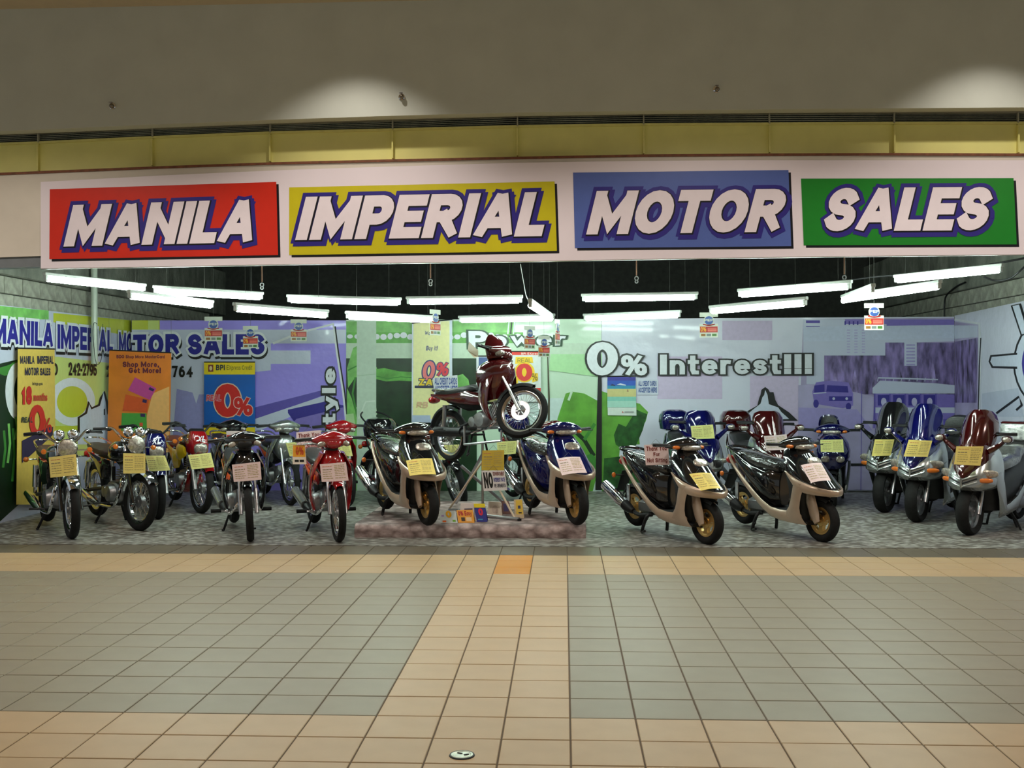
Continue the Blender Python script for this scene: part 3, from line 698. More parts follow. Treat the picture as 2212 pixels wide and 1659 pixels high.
w.line('printed_line', [(1896, 816), (2025, 820)], 3, PALE).rect('printed_vehicle', 1888, 880, 2061, 892, PALE).rect('printed_vehicle', 1888, 905, 2061, 925, PUR2)
for x in (1800, 1828): w.circ('printed_lamp', x, 861, 3, 3, PALE, 10)
w.line('printed_line', [(1756, 850), (1784, 848)], 2, PALE).poly('printed_vehicle', [(1758, 833), (1780, 830), (1780, 846), (1758, 848)], PUR3).poly('printed_shape', [(1724, 880), (1850, 884), (1884, 930), (1724, 930)], flat(160, 150, 206))
for k in range(8): w.line('printed_line', [(1896+k*17, 816), (1894+k*17, 824)], 1.5, PALE)
for k in range(5): w.line('printed_line', [(1888+k*33, 850), (1888+k*33, 905)], 3, PUR2)
w.poly('printed_statue', [(1600, 896), (1617, 886), (1635, 876), (1639, 860), (1642, 853), (1644, 842), (1652, 836), (1659, 841), (1662, 847), (1670, 847), (1674, 864), (1680, 875), (1704, 891), (1722, 908), (1600, 908)], INK)
w.poly('printed_statue', [(1608, 900), (1624, 886), (1642, 872), (1646, 858), (1650, 853), (1652, 842), (1657, 853), (1660, 873), (1680, 880), (1687, 890), (1704, 905), (1604, 908)], SILH)
w.text('0', [(1267, 739), (1336, 739), (1333, 811), (1268, 811)], PWHT, .22, .1, INK, .045).text('%', [(1341, 767), (1395, 767), (1398, 811), (1342, 811)], PWHT, .2, .1, INK, .09)
w.text('Interest!!!', [(1425, 766), (1753, 765), (1753, 808), (1425, 809)], PWHT, .25, .10, INK, .07)
w.line('sheet_seam', [(1860, 845), (1858, 1058)], 1.5, PUR2).line('sheet_seam', [(1833, 1003), (1880, 1003), (2061, 1010)], 5, INK)
w.done()
# right wall ------------------------------------------------------------------------
w = Ban('right wall banner in pale lilac with an outlined sun emblem', [(2062, 682), (2420, 605), (2420, 1170), (2062, 1058)], PR, NR, LILAC)
w.poly('printed_street', [(2062, 695), (2113, 702), (2113, 960), (2062, 960)], ST).poly('printed_trees', [(2063, 738), (2112, 730), (2110, 870), (2063, 870)], TR).poly('printed_shape', [(2062, 703), (2112, 703), (2112, 728), (2062, 732)], PALE)
w.line('printed_line', [(2062, 690), (2116, 699), (2118, 760), (2113, 960)], 5, PWHT).line('printed_line', [(2119, 730), (2116, 790), (2112, 960)], 2.5, INK)
w.poly('printed_shape', [(2122, 850), (2200, 838), (2212, 900), (2122, 900)], PALE)
def ring(cx, cy_, r0x, r0y, lo_, hi): return [(cx+r0x*math.cos(R_(a)), cy_+r0y*math.sin(R_(a))) for a in range(lo_, hi+1, 8)]
w.circ('sun_emblem', 2282, 785, 93, 108, INK).circ('sun_emblem', 2282, 785, 89, 103, SILH).circ('sun_emblem', 2282, 785, 74, 84, PUR3)
w.poly('sun_ray', [(2140, 767), (2198, 762), (2198, 797), (2143, 795), (2136, 781)], INK).poly('sun_ray', [(2143, 771), (2200, 766), (2200, 792), (2146, 791), (2140, 781)], SILH)
w.poly('sun_ray', [(2184, 660), (2206, 655), (2226, 720), (2206, 726)], INK).poly('sun_ray', [(2188, 661), (2202, 658), (2221, 720), (2208, 722)], SILH)
w.line('sun_ray', [(2153, 893), (2202, 857), (2208, 875), (2196, 886)], 5, INK)
w.done()

# ================================================================== MOTORCYCLES AND SCOOTERS
# local frame: +x forward, +y the rider's left, z up, origin on the ground midway between the axles
def ryz(x, zc, hw, hh, n=16, e=.75, xs=0.0):
    out = []
    for i in range(n):
        a = 2*math.pi*i/n; c, s_ = math.cos(a), math.sin(a)
        out.append(Vector((x+xs*s_, hw*math.copysign(abs(c)**e, c), zc+hh*math.copysign(abs(s_)**e, s_))))
    return out
def rxy(z, xb, xf, hw, n=18, e=.8, tilt=0.0):
    out = []                                           # D-shaped plan ring: flat back at xb, rounded front at xf
    for i in range(n):
        a = 2*math.pi*i/n; c, s_ = math.cos(a), math.sin(a)
        x = xb+(xf-xb)*max(0, c)**e if c > 0 else xb+.02*c
        out.append(Vector((x, hw*math.copysign(abs(s_)**e, s_), z+tilt*(x-xb))))
    return out
def rzx(y, xc, zc, rx, rz, n=14, e=.8):
    out = []
    for i in range(n):
        a = 2*math.pi*i/n; c, s_ = math.cos(a), math.sin(a)
        out.append(Vector((xc+rx*math.copysign(abs(c)**e, c), y, zc+rz*math.copysign(abs(s_)**e, s_))))
    return out
def ribbon(b, st, thick=.016, bulge=.014):
    """curved plate: stations of (edge a, edge b, outward)"""
    rings = []
    for a, c, o in st:
        a, c, o = Vector(a), Vector(c), Vector(o).normalized(); m = (a+c)/2
        q1, q3 = a.lerp(c, .2), a.lerp(c, .8)
        rings.append([a, q1+o*bulge*.8, m+o*bulge, q3+o*bulge*.8, c, q3-o*thick, m-o*thick, q1-o*thick])
    b.loft(rings); return b
def steerM(angle, px_, pz, rake):
    ax = Vector((-math.sin(rake), 0, math.cos(rake))); p = Vector((px_, 0, pz))
    return Matrix.Translation(p) @ Matrix.Rotation(angle, 4, ax) @ Matrix.Translation(-p)
def wheel(parent, name, x, z, R, wid, rim_r, rim_m, xf=None, spokes=36, disc_m=None, star=0, hub=.05):
    b = B(); b.xf = xf; c = (x, 0, z); w = wid/2; h = R-rim_r
    prof = [(rim_r, -w*.55), (rim_r+h*.35, -w*.98), (rim_r+h*.68, -w), (R-.012, -w*.72), (R, -w*.3), (R, w*.3), (R-.012, w*.72), (rim_r+h*.68, w), (rim_r+h*.35, w*.98), (rim_r, w*.55)]
    b.lathe(prof, c, 'y', 44, closed=True)
    t = obj(name, b, RUBBER, parent, sharp=50)
    b = B(); b.xf = xf
    k = rim_r
    b.lathe([(k+.008, -w*.6), (k+.006, -w*.45), (k-.016, -w*.38), (k-.018, w*.38), (k+.006, w*.45), (k+.008, w*.6), (k-.006, w*.6), (k-.028, w*.36), (k-.028, -w*.36), (k-.006, -w*.6)], c, 'y', 40, closed=True)
    if star:
        for i in range(star):
            a = 2*math.pi*i/star+.5
            d = Vector((math.cos(a), 0, math.sin(a))); q = Vector((-d.z, 0, d.x)); C = Vector(c)
            for f0, f1 in ((.0, 1.0),):
                rings = []
                for f, ww in ((hub*.6, .030), (k*.55, .022), (k-.015, .034)):
                    rings.append([C+d*f+q*ww+Vector((0, w*.42, 0)), C+d*f-q*ww+Vector((0, w*.42, 0)), C+d*f-q*ww+Vector((0, -w*.42, 0)), C+d*f+q*ww+Vector((0, -w*.42, 0))])
                b.loft(rings)
    obj('rim', b, rim_m, t, sharp=30)
    b = B(); b.xf = xf; b.lathe([(.0, -w*.95), (.018, -w*.95), (.02, -w*.7), (hub, -w*.6), (hub, w*.6), (.02, w*.7), (.018, w*.95), (.0, w*.95)], c, 'y', 20)
    obj('hub', b, ALU if rim_m is not GOLD else rim_m, t)
    if spokes and not star:
        b = B(); b.xf = xf
        for i in range(spokes):
            a = 2*math.pi*i/spokes; a2 = a+(.38 if i % 2 else -.38); s_ = 1 if i % 4 < 2 else -1
            p = Vector(c)+Vector((hub*math.cos(a), s_*w*.55, hub*math.sin(a))); q = Vector(c)+Vector(((k-.02)*math.cos(a2), 0, (k-.02)*math.sin(a2)))
            b.tube([p, q], .0019, 4, caps=False)
        obj('spokes', b, CHROME, t, kind='stuff')
    if disc_m:
        b = B(); b.xf = xf; y = -w-.012
        b.lathe([(.055, y), (.105, y), (.105, y+.005), (.055, y+.005)], c, 'y', 32, closed=True)
        for i in range(6):
            a = i*math.pi/3; b.tube([Vector(c)+Vector((.02*math.cos(a), y+.003, .02*math.sin(a))), Vector(c)+Vector((.06*math.cos(a), y+.003, .06*math.sin(a)))], .008, 5)
        obj('brake_disc', b, disc_m, t)
    return t
def fender(parent, name, m, x, z, r, wid, a0, a1, xf=None, n=16, drop=.03, thick=.004):
    b = B(); b.xf = xf; rings = []
    for i in range(n+1):
        a = R_(a0+(a1-a0)*i/n); tp = .75+.25*math.sin(math.pi*i/n)
        w = wid/2*tp; d = Vector((math.cos(a), 0, math.sin(a))); C = Vector((x, 0, z))
        rings.append([C+d*(r-drop)+Vector((0, -w, 0)), C+d*r+Vector((0, -w*.8, 0)), C+d*(r+.012)+Vector((0, 0, 0)), C+d*r+Vector((0, w*.8, 0)), C+d*(r-drop)+Vector((0, w, 0)),
                      C+d*(r-drop)+Vector((0, w-thick, 0)), C+d*(r-thick)+Vector((0, w*.75, 0)), C+d*(r+.012-thick), C+d*(r-thick)+Vector((0, -w*.75, 0)), C+d*(r-drop)+Vector((0, -w+thick, 0))])
    b.loft(rings); return obj(name, b, m, parent, sharp=50)
def handle_end(root, s, pts, xf, lever=True):
    b = B(); b.xf = xf; b.tube(pts, .017, 10); obj('grip', b, BLACKP, root)
    if lever:
        p, q = Vector(pts[0]), Vector(pts[-1])
        b = B(); b.xf = xf; b.tube([p+Vector((.02, -s*.03, 0)), p+Vector((.055, s*.01, -.005)), q+Vector((.06, -s*.02, -.012)), q+Vector((.055, s*.01, -.012))], .006, 6, smooth=3); obj('lever', b, BLACKP, root)
        b = B(); b.xf = xf; b.box(p+Vector((0, -s*.02, 0)), (.05, .05, .045), ch=.012); obj('switch_box', b, BLACKP, root)

def topcase(root, x, z, m, red=True):
    b = B(); b.loft([rxy(z, x+.16, x+.17, .15, 18, .7), rxy(z+.02, x+.17, x+.19, .185, 18, .6), rxy(z+.15, x+.16, x+.19, .195, 18, .6), rxy(z+.24, x+.13, x+.16, .18, 18, .6), rxy(z+.28, x+.05, x+.08, .12, 18, .6)])
    for v in b.v: v.x = x+(v.x-x) if v.x > x+.12 else v.x
    b = B(); rings = []
    for zz, a, w_ in ((0, .13, .14), (.02, .165, .18), (.12, .18, .195), (.20, .17, .185), (.255, .13, .15), (.275, .06, .09)):
        rings.append([Vector((x+a*math.copysign(abs(math.cos(t))**.6, math.cos(t)), w_*math.copysign(abs(math.sin(t))**.6, math.sin(t)), z+zz)) for t in [2*math.pi*i/20 for i in range(20)]])
    b.loft(rings); t = obj('top_case', b, m, root)
    b = B(); b.lathe([(.172, -.004), (.182, -.002), (.182, .01), (.172, .012)], (x, 0, z+.115), 'z', 20, closed=True)
    for v in b.v: v.y *= 1.10
    obj('case_seam', b, BLACKP, t)
    return t

def scooter(root, paint=BLACK, trim=CHAMP, rimm=GOLD, steer=0.0, variant='slim', lift=.035):
    R, wd = .205, .095; ax = .58
    X = steerM(steer, .40, .90, .42)
    wheel(root, 'front_wheel', ax, R, R, wd, .128, rimm, X, star=3)
    wheel(root, 'rear_wheel', -ax, R+lift, R, wd, .128, rimm, None, star=3)
    fender(root, 'front_fender', BLACKP, ax, R, R+.022, .12, 62, 150, X)
    for s in (-1, 1):
        b = B(); b.xf = X
        b.loft([[Vector((.47, s*.078, .52))+Vector((.85, 0, .5))*.035*math.cos(t)+Vector((0, .016*math.sin(t), 0)) for t in [2*math.pi*i/10 for i in range(10)]],
                [Vector((.51, s*.082, .40))+Vector((.85, 0, .5))*.068*math.cos(t)+Vector((0, .026*math.sin(t), 0)) for t in [2*math.pi*i/10 for i in range(10)]],
                [Vector((.565, s*.085, .27))+Vector((.85, 0, .5))*.064*math.cos(t)+Vector((0, .026*math.sin(t), 0)) for t in [2*math.pi*i/10 for i in range(10)]],
                [Vector((.60, s*.085, .19))+Vector((.85, 0, .5))*.036*math.cos(t)+Vector((0, .018*math.sin(t), 0)) for t in [2*math.pi*i/10 for i in range(10)]]])
        obj('fork_cover', b, trim, root)
    # apron
    b = B()
    if variant == 'slim':
        b.loft([rxy(.485, .40, .760, .165), rxy(.53, .38, .755, .185), rxy(.58, .34, .695, .188), rxy(.65, .29, .61, .182), rxy(.72, .24, .53, .172), rxy(.79, .20, .45, .150), rxy(.85, .17, .38, .115), rxy(.89, .16, .32, .07)])
    else:
        b.loft([rxy(.46, .38, .62, .10), rxy(.52, .37, .67, .17), rxy(.60, .33, .68, .215), rxy(.68, .29, .65, .225), rxy(.76, .24, .58, .205), rxy(.83, .20, .48, .16), rxy(.89, .17, .38, .08)])
    obj('front_apron', b, paint, root)
    b = B(); b.loft([rxy(.17, .26, .44, .145), rxy(.24, .27, .46, .15), rxy(.38, .30, .46, .16), rxy(.50, .30, .48, .17), rxy(.60, .26, .42, .165), rxy(.74, .20, .34, .14)])
    obj('inner_shield', b, DARKG if trim is CHAMP else BLACKP, root)
    # light trim: nose lip, leg, belly band
    b = B()
    if variant == 'slim':
        up = [(.27, .665, .655, .185), (.33, .642, .600, .198), (.40, .617, .535, .206), (.47, .592, .490, .206), (.55, .568, .472, .195), (.63, .546, .462, .168), (.70, .528, .456, .128), (.755, .515, .452, .075), (.785, .506, .450, 0)]
        st = [((x, -y, a), (x, -y, c), (max(0, x-.45)*2.2, -1+max(0, x-.55)*3, .2)) for x, a, c, y in up]
        st[-1] = (st[-1][0], st[-1][1], (1, 0, .2))
        st += [((x, y, a), (x, y, c), (max(0, x-.45)*2.2, 1-max(0, x-.55)*3, .2)) for x, a, c, y in up[:-1][::-1]]
        ribbon(b, st)
    for s in (-1, 1):
        leg = [(.56, .40, .54, .200), (.50, .385, .530, .200), (.44, .365, .500, .196), (.38, .345, .478, .190), (.32, .315, .465, .184), (.27, .27, .468, .178), (.225, .22, .490, .172), (.19, .20, .515, .164), (.165, .24, .535, .150)]
        ribbon(b, [((x0, s*y, z), (x1, s*y, z), (0, s, 0)) for z, x0, x1, y in leg], .016, .018)
        tail = [(.46, .262, .170, .165), (.32, .280, .168, .172), (.18, .276, .175, .176), (.04, .292, .200, .177), (-.10, .352, .268, .176), (-.24, .442, .366, .174), (-.38, .538, .474, .168), (-.51, .628, .582, .155), (-.62, .705, .672, .138), (-.70, .765, .745, .115)]
        ribbon(b, [((x, s*y, a), (x, s*y, c), (0, s, -.15)) for x, a, c, y in tail])
    obj('body_trim', b, trim, root)
    b = B(); b.loft([ryz(.50, .175, .12, .02), ryz(.36, .18, .155, .035), ryz(.10, .205, .165, .035), ryz(-.05, .25, .165, .035), ryz(-.25, .38, .16, .04)]); obj('belly_pan', b, BLACKP, root)
    b = B(); b.box((.16, 0, .262), (.36, .32, .02), ch=.006); obj('floorboard', b, DARKG, root)
    b = B(); b.loft([ryz(.04, .46, .07, .17), ryz(-.03, .475, .135, .205), ryz(-.14, .51, .162, .195), ryz(-.28, .575, .168, .15), ryz(-.42, .655, .160, .115), ryz(-.56, .73, .140, .085), ryz(-.68, .785, .105, .05), ryz(-.74, .81, .06, .022)])
    obj('rear_body', b, paint, root)
    b = B(); b.loft([ryz(.05, .655, .06, .02), ryz(.02, .672, .105, .05), ryz(-.08, .69, .135, .066), ryz(-.22, .705, .142, .066), ryz(-.36, .735, .140, .062), ryz(-.50, .770, .122, .046), ryz(-.62, .79, .09, .026)])
    obj('seat', b, WRAP, root)
    b = B(); b.tube([(-.46, -.135, .775), (-.60, -.135, .815), (-.74, -.10, .838), (-.79, 0, .842), (-.74, .10, .838), (-.60, .135, .815), (-.46, .135, .775)], .014, 8, smooth=3); obj('grab_rail', b, BLACK, root)
    b = B(); b.ell((-.775, 0, .70), (.03, .085, .045), e=.8); obj('tail_lamp', b, REDL, root)
    for s in (-1, 1):
        b = B(); b.tube([(-.66, s*.10, .56), (-.70, s*.185, .565)], .008, 6); o = obj('signal_stalk', b, BLACKP, root)
        b = B(); b.ell((-.70, s*.205, .565), (.020, .024, .028)); obj('turn_signal', b, AMBER, o)
    b = B(); b.slab([(-.74, -.07, .60), (-.74, .07, .60), (-.86, .06, .38), (-.86, -.06, .38)], (-.9, 0, .3), .008); obj('rear_mudflap', b, BLACKP, root)
    fender(root, 'rear_fender', BLACKP, -ax, R+lift, R+.03, .12, 30, 150)
    XH = X @ Matrix.Translation((-.155, 0, -.035))
    # handlebar head
    b = B(); b.xf = XH
    b.loft([rzx(-.215, .375, .945, .022, .018), rzx(-.18, .39, .952, .05, .036), rzx(-.11, .415, .962, .082, .055), rzx(-.04, .435, .970, .100, .064), rzx(.04, .435, .970, .100, .064), rzx(.11, .415, .962, .082, .055), rzx(.18, .39, .952, .05, .036), rzx(.215, .375, .945, .022, .018)])
    obj('handlebar_cover', b, paint, root)
    b = B(); b.xf = XH; b.loft([rxy(.84, .33, .42, .06), rxy(.92, .34, .44, .07)]); obj('steering_neck', b, BLACKP, root)
    b = B(); b.xf = XH; b.ell((.485, 0, .930), (.062, .115, .032), e=.8); obj('headlamp', b, CLEAR, root)
    for s in (-1, 1):
        b = B(); b.xf = XH; b.ell((.448, s*.150, .934), (.036, .036, .020), e=.8); obj('turn_signal', b, AMBER, root)
        handle_end(root, s, [(.375, s*.21, .95), (.325, s*.335, .955)], XH)
    if variant == 'slim':
        b = B(); b.ell((.475, 0, .762), (.020, .080, .050), rot=Matrix.Rotation(R_(-42), 3, 'Y'), e=.75); obj('position_lamp', b, CLEAR, root)
    else:
        for s in (-1, 1):
            b = B(); b.ell((.655, s*.085, .585), (.03, .055, .042), e=.9); obj('headlamp', b, CLEAR, root)
        b = B(); b.loft([ryz(-.60, .80, .11, .03, xs=-.06), ryz(-.66, .95, .135, .13, xs=-.06), ryz(-.72, .96, .125, .12, xs=-.06)]); obj('backrest', b, paint, root)
        b = B(); b.loft([ryz(-.585, .83, .10, .03, xs=-.06), ryz(-.645, .955, .11, .105, xs=-.06), ryz(-.665, .955, .10, .095, xs=-.06)]); obj('backrest_pad', b, VINYL, root)
    # running gear
    b = B(); b.box((-.30, 0, .27), (.26, .2, .16), ch=.04); b.tube([(-.20, .11, .25), (-.60, .125, .26)], [.075, .095], 14, flat=.9)
    b.tube([(-.2, .03, .25), (-.05, .0, .27)], .055, 12); obj('engine', b, ALU, root)
    b = B(); b.tube([(-.20, -.08, .20), (-.33, -.135, .185), (-.45, -.15, .22)], .022, 8, smooth=3); b.tube([(-.42, -.155, .215), (-.50, -.165, .245), (-.82, -.19, .415), (-.86, -.192, .435)], [.03, .052, .056, .03], 14); mfl = obj('muffler', b, BLACKP, root)
    b = B(); b.tube([(-.55, -.172, .275), (-.60, -.176, .30), (-.88, -.197, .45)], [.052, .060, .052], 14, flat=1.02); obj('heat_shield', b, CHROME, mfl)
    b = B(); b.box((-.56, -.115, .33), (.05, .02, .30), ch=.006); b.tube([(-.60, .115, .26), (-.50, .12, .52)], .028, 10); obj('shock_absorber', b, STEEL, root)
    b = B(); b.tube([(-.27, -.155, .017), (-.25, -.145, .10), (-.22, -.10, .20), (-.22, .10, .20), (-.25, .145, .10), (-.27, .155, .017)], .017, 8, smooth=3)
    b.tube([(-.27, -.155, .018), (-.17, -.19, .045)], .013, 6); b.tube([(-.25, -.147, .09), (-.20, -.17, .10)], .009, 6); obj('centre_stand', b, BLACKP, root)

def roadbike(root, paint=BLACK, seat=BROWNV, fen=CHROME, steer=0.0, cowl=None, belly=None, side=None, case=None, lift=.03):
    R, wd = .30, .082; ax = .65
    X = steerM(steer, .385, .90, .46)
    wheel(root, 'front_wheel', ax, R, R, wd, .225, CHROME, X, hub=.065)
    wheel(root, 'rear_wheel', -ax, R+lift, R, wd+.012, .225, CHROME, None, hub=.07)
    fender(root, 'front_fender', fen, ax, R, R+.032, .135, 40, 165, X)
    for s in (-1, 1):
        b = B(); b.xf = X; b.tube([(.665, s*.085, .28), (.52, s*.085, .60)], .027, 10); fk = obj('fork_leg', b, ALU if cowl else BLACK, root)
        b = B(); b.xf = X; b.tube([(.53, s*.085, .58), (.375, s*.085, .93)], .0175, 10); obj('fork_tube', b, CHROME, fk)
        b = B(); b.xf = X; b.tube([(.44, s*.11, .86), (.44, s*.185, .86)], .008, 6); o = obj('signal_stalk', b, CHROME, root)
        b = B(); b.xf = X; b.lathe([(0, -.025), (.02, -.02), (.027, .0), (.025, .014), (.0, .02)], (.455, s*.215, .86), 'x', 14); obj('turn_signal', b, AMBER, o)
        pts = [(.345, s*.20, 1.045), (.27, s*.33, 1.035)]
        handle_end(root, s, [(.315, s*.245, 1.04), (.25, s*.365, 1.03)], X)
    b = B(); b.xf = X; b.tube([(.30, -.27, 1.038), (.345, -.20, 1.045), (.375, -.10, .95), (.38, 0, .935), (.375, .10, .95), (.345, .20, 1.045), (.30, .27, 1.038)], .0125, 8, smooth=4); obj('handlebar', b, CHROME if not cowl else BLACKP, root)
    b = B(); b.xf = X; b.box((.40, 0, .90), (.09, .21, .03), ch=.01); b.box((.42, 0, .80), (.08, .21, .035), ch=.01); obj('fork_yoke', b, BLACKP, root)
    if not cowl:
        b = B(); b.xf = X; b.lathe([(0, -.10), (.045, -.095), (.080, -.06), (.094, -.01), (.098, .012), (.092, .018)], (.49, 0, .885), 'x', 26); hl = obj('headlamp', b, CHROME, root)
        b = B(); b.xf = X; b.lathe([(.092, .014), (.07, .028), (.035, .036), (0, .038)], (.49, 0, .885), 'x', 26); obj('lens', b, CLEAR, hl)
        for s in (-1, 1):
            b = B(); b.xf = X @ Matrix.Translation((.43, s*.066, 1.015)) @ Matrix.Rotation(R_(-35), 4, 'Y')
            b.lathe([(0, -.05), (.034, -.045), (.05, -.02), (.054, .02), (.05, .032)], (0, 0, 0), 'z', 20); g = obj('gauge', b, CHROME, root)
            b = B(); b.xf = X @ Matrix.Translation((.43, s*.066, 1.015)) @ Matrix.Rotation(R_(-35), 4, 'Y'); b.lathe([(.05, .032), (0, .034)], (0, 0, 0), 'z', 20); obj('dial', b, BLACKP, g)
    else:
        b = B(); b.xf = X; b.loft([rxy(.66, .42, .535, .085, e=.6), rxy(.72, .40, .57, .120, e=.6), rxy(.82, .39, .565, .125, e=.6), rxy(.90, .40, .53, .115, e=.6), rxy(.955, .42, .48, .085, e=.6)]); hl = obj('headlamp_cowl', b, cowl, root)
        b = B(); b.xf = X; b.ell((.548, 0, .755), (.045, .082, .062), e=.65); obj('headlamp', b, CLEAR, hl)
        if cowl is not BLACK: write(hl, 'lettering', 'XL', [X @ Vector(p) for p in ((.556, -.055, .905), (.556, .055, .905), (.572, .055, .835), (.572, -.055, .835))], PWHT, (1, 0, .1), .012, .2, shear=.25)
        b = B(); b.xf = X; b.box((.39, 0, .95), (.07, .17, .07), ch=.015); obj('gauge', b, BLACKP, root)
    b = B(); b.loft([ryz(.36, .80, .03, .04), ryz(.33, .80, .075, .075), ryz(.24, .81, .125, .105), ryz(.12, .80, .142, .115), ryz(.0, .78, .120, .10), ryz(-.10, .745, .07, .055)]); tk = obj('fuel_tank', b, paint, root)
    b = B(); b.lathe([(0, .015), (.028, .015), (.032, 0)], (.15, 0, .915), 'z', 16); obj('filler_cap', b, CHROME, tk)
    if side:
        b = B()
        for s in (-1, 1): ribbon(b, [((.30, s*.125, .78), (.34, s*.11, .66), (0, s, 0)), ((.18, s*.155, .80), (.22, s*.15, .60), (0, s, 0)), ((.04, s*.14, .78), (.06, s*.15, .62), (0, s, 0))])
        obj('tank_shroud', b, side, root)
    b = B(); b.loft([ryz(-.02, .765, .08, .025), ryz(-.08, .775, .115, .045), ryz(-.24, .775, .132, .05), ryz(-.40, .79, .138, .05), ryz(-.58, .81, .125, .045), ryz(-.74, .83, .09, .03), ryz(-.78, .835, .05, .015)]); obj('seat', b, seat, root)
    b = B()
    for s in (-1, 1): ribbon(b, [((.02, s*.105, .70), (.0, s*.105, .50), (0, s, 0)), ((-.12, s*.135, .72), (-.10, s*.14, .48), (0, s, 0)), ((-.26, s*.13, .73), (-.24, s*.135, .56), (0, s, 0)), ((-.50, s*.115, .76), (-.46, s*.12, .68), (0, s, 0)), ((-.74, s*.08, .80), (-.72, s*.085, .76), (0, s, 0))])
    obj('side_panel', b, side or paint, root)
    fender(root, 'rear_fender', fen if not cowl else BLACKP, -ax, R+lift, R+.06, .14, 55, 165)
    b = B(); b.ell((-.93, 0, .72), (.04, .06, .045), e=.8); obj('tail_lamp', b, REDL, root)
    for s in (-1, 1):
        b = B(); b.tube([(-.82, s*.06, .70), (-.83, s*.16, .70)], .008, 6); o = obj('signal_stalk', b, CHROME, root)
        b = B(); b.ell((-.83, s*.185, .70), (.03, .03, .03)); obj('turn_signal', b, AMBER, o)
        b = B(); b.tube([(-.63, s*.125, .32+lift), (-.60, s*.125, .44)], .020, 8); b.tube([(-.605, s*.125, .42), (-.56, s*.125, .66)], .033, 10); obj('shock_absorber', b, CHROME, root)
        b = B(); b.tube([(-.10, s*.09, .40), (-ax, s*.10, R+lift)], .022, 8); obj('swingarm', b, BLACKP, root)
    b = B(); b.tube([(-.50, -.12, .84), (-.80, -.105, .90), (-.88, 0, .91), (-.80, .105, .90), (-.50, .12, .84)], .010, 7, smooth=3); obj('grab_rail', b, CHROME, root)
    b = B()
    for k in range(7): b.box((.165+k*.006, 0, .45+k*.026), (.135, .15-.006*abs(k-3), .012), ch=.003)
    b.tube([(.16, 0, .42), (.21, 0, .66)], .052, 12); eng = obj('engine', b, ALU, root)
    b = B(); b.ell((.02, 0, .36), (.20, .105, .12), e=.7); b.lathe([(0, -.15), (.085, -.145), (.10, -.11), (.10, .11), (.085, .145), (0, .15)], (.07, 0, .35), 'y', 24); b.lathe([(0, -.14), (.06, -.135), (.07, -.10), (.07, .10), (.06, .13), (0, .14)], (-.08, 0, .36), 'y', 20); obj('crankcase', b, ALU, eng)
    b = B(); b.tube([(.36, 0, .80), (.345, 0, .62), (.30, 0, .40), (.22, 0, .27), (.0, 0, .22), (-.12, 0, .30), (-.14, 0, .62)], .020, 8, smooth=2); b.tube([(.34, 0, .78), (-.1, 0, .70), (-.55, .0, .72)], .02, 8); obj('frame', b, BLACKP, root)
    b = B(); b.tube([(.24, -.03, .54), (.33, -.09, .48), (.335, -.12, .36), (.24, -.135, .24), (.08, -.14, .21), (-.25, -.15, .22)], .0175, 9, smooth=4); ex = obj('exhaust_pipe', b, CHROME, root)
    b = B(); b.tube([(-.22, -.15, .22), (-.32, -.16, .24), (-.78, -.175, .33), (-.84, -.178, .34)], [.02, .043, .046, .03], 14); obj('muffler', b, CHROME, ex)
    b = B(); b.tube([(.10, .13, .25), (.10, .30, .26)], .011, 6); b.tube([(.10, -.13, .25), (.10, -.30, .26)], .011, 6); obj('footpeg', b, BLACKP, root)
    b = B()
    for s in (-1, 1):
        b.tube([(-.16, s*.08, .24), (-.20, s*.13, .10), (-.24, s*.17, .0)], .013, 7); b.tube([(-.24, s*.17, .008), (-.16, s*.185, .02)], .011, 6)
    b.tube([(-.17, -.10, .20), (-.17, .10, .20)], .012, 7); obj('centre_stand', b, BLACKP, root)
    if belly:
        b = B(); b.loft([ryz(.38, .42, .03, .05), ryz(.30, .36, .11, .10), ryz(.12, .28, .13, .085), ryz(-.10, .25, .11, .05)]); obj('belly_cowl', b, belly, root)
    if case:
        topcase(root, -.66, .80, case)
        for s in (-1, 1):
            b = B(); b.tube([(-.46, s*.14, .86), (-.52, s*.22, .92), (-.66, s*.245, 1.02), (-.78, s*.22, 1.10), (-.86, s*.12, 1.14)], .011, 7, smooth=3)
            b.tube([(-.60, s*.15, .60), (-.64, s*.215, .70), (-.66, s*.245, .86), (-.66, s*.245, 1.02)], .011, 7, smooth=3); obj('case_rack', b, BLACKP, root)

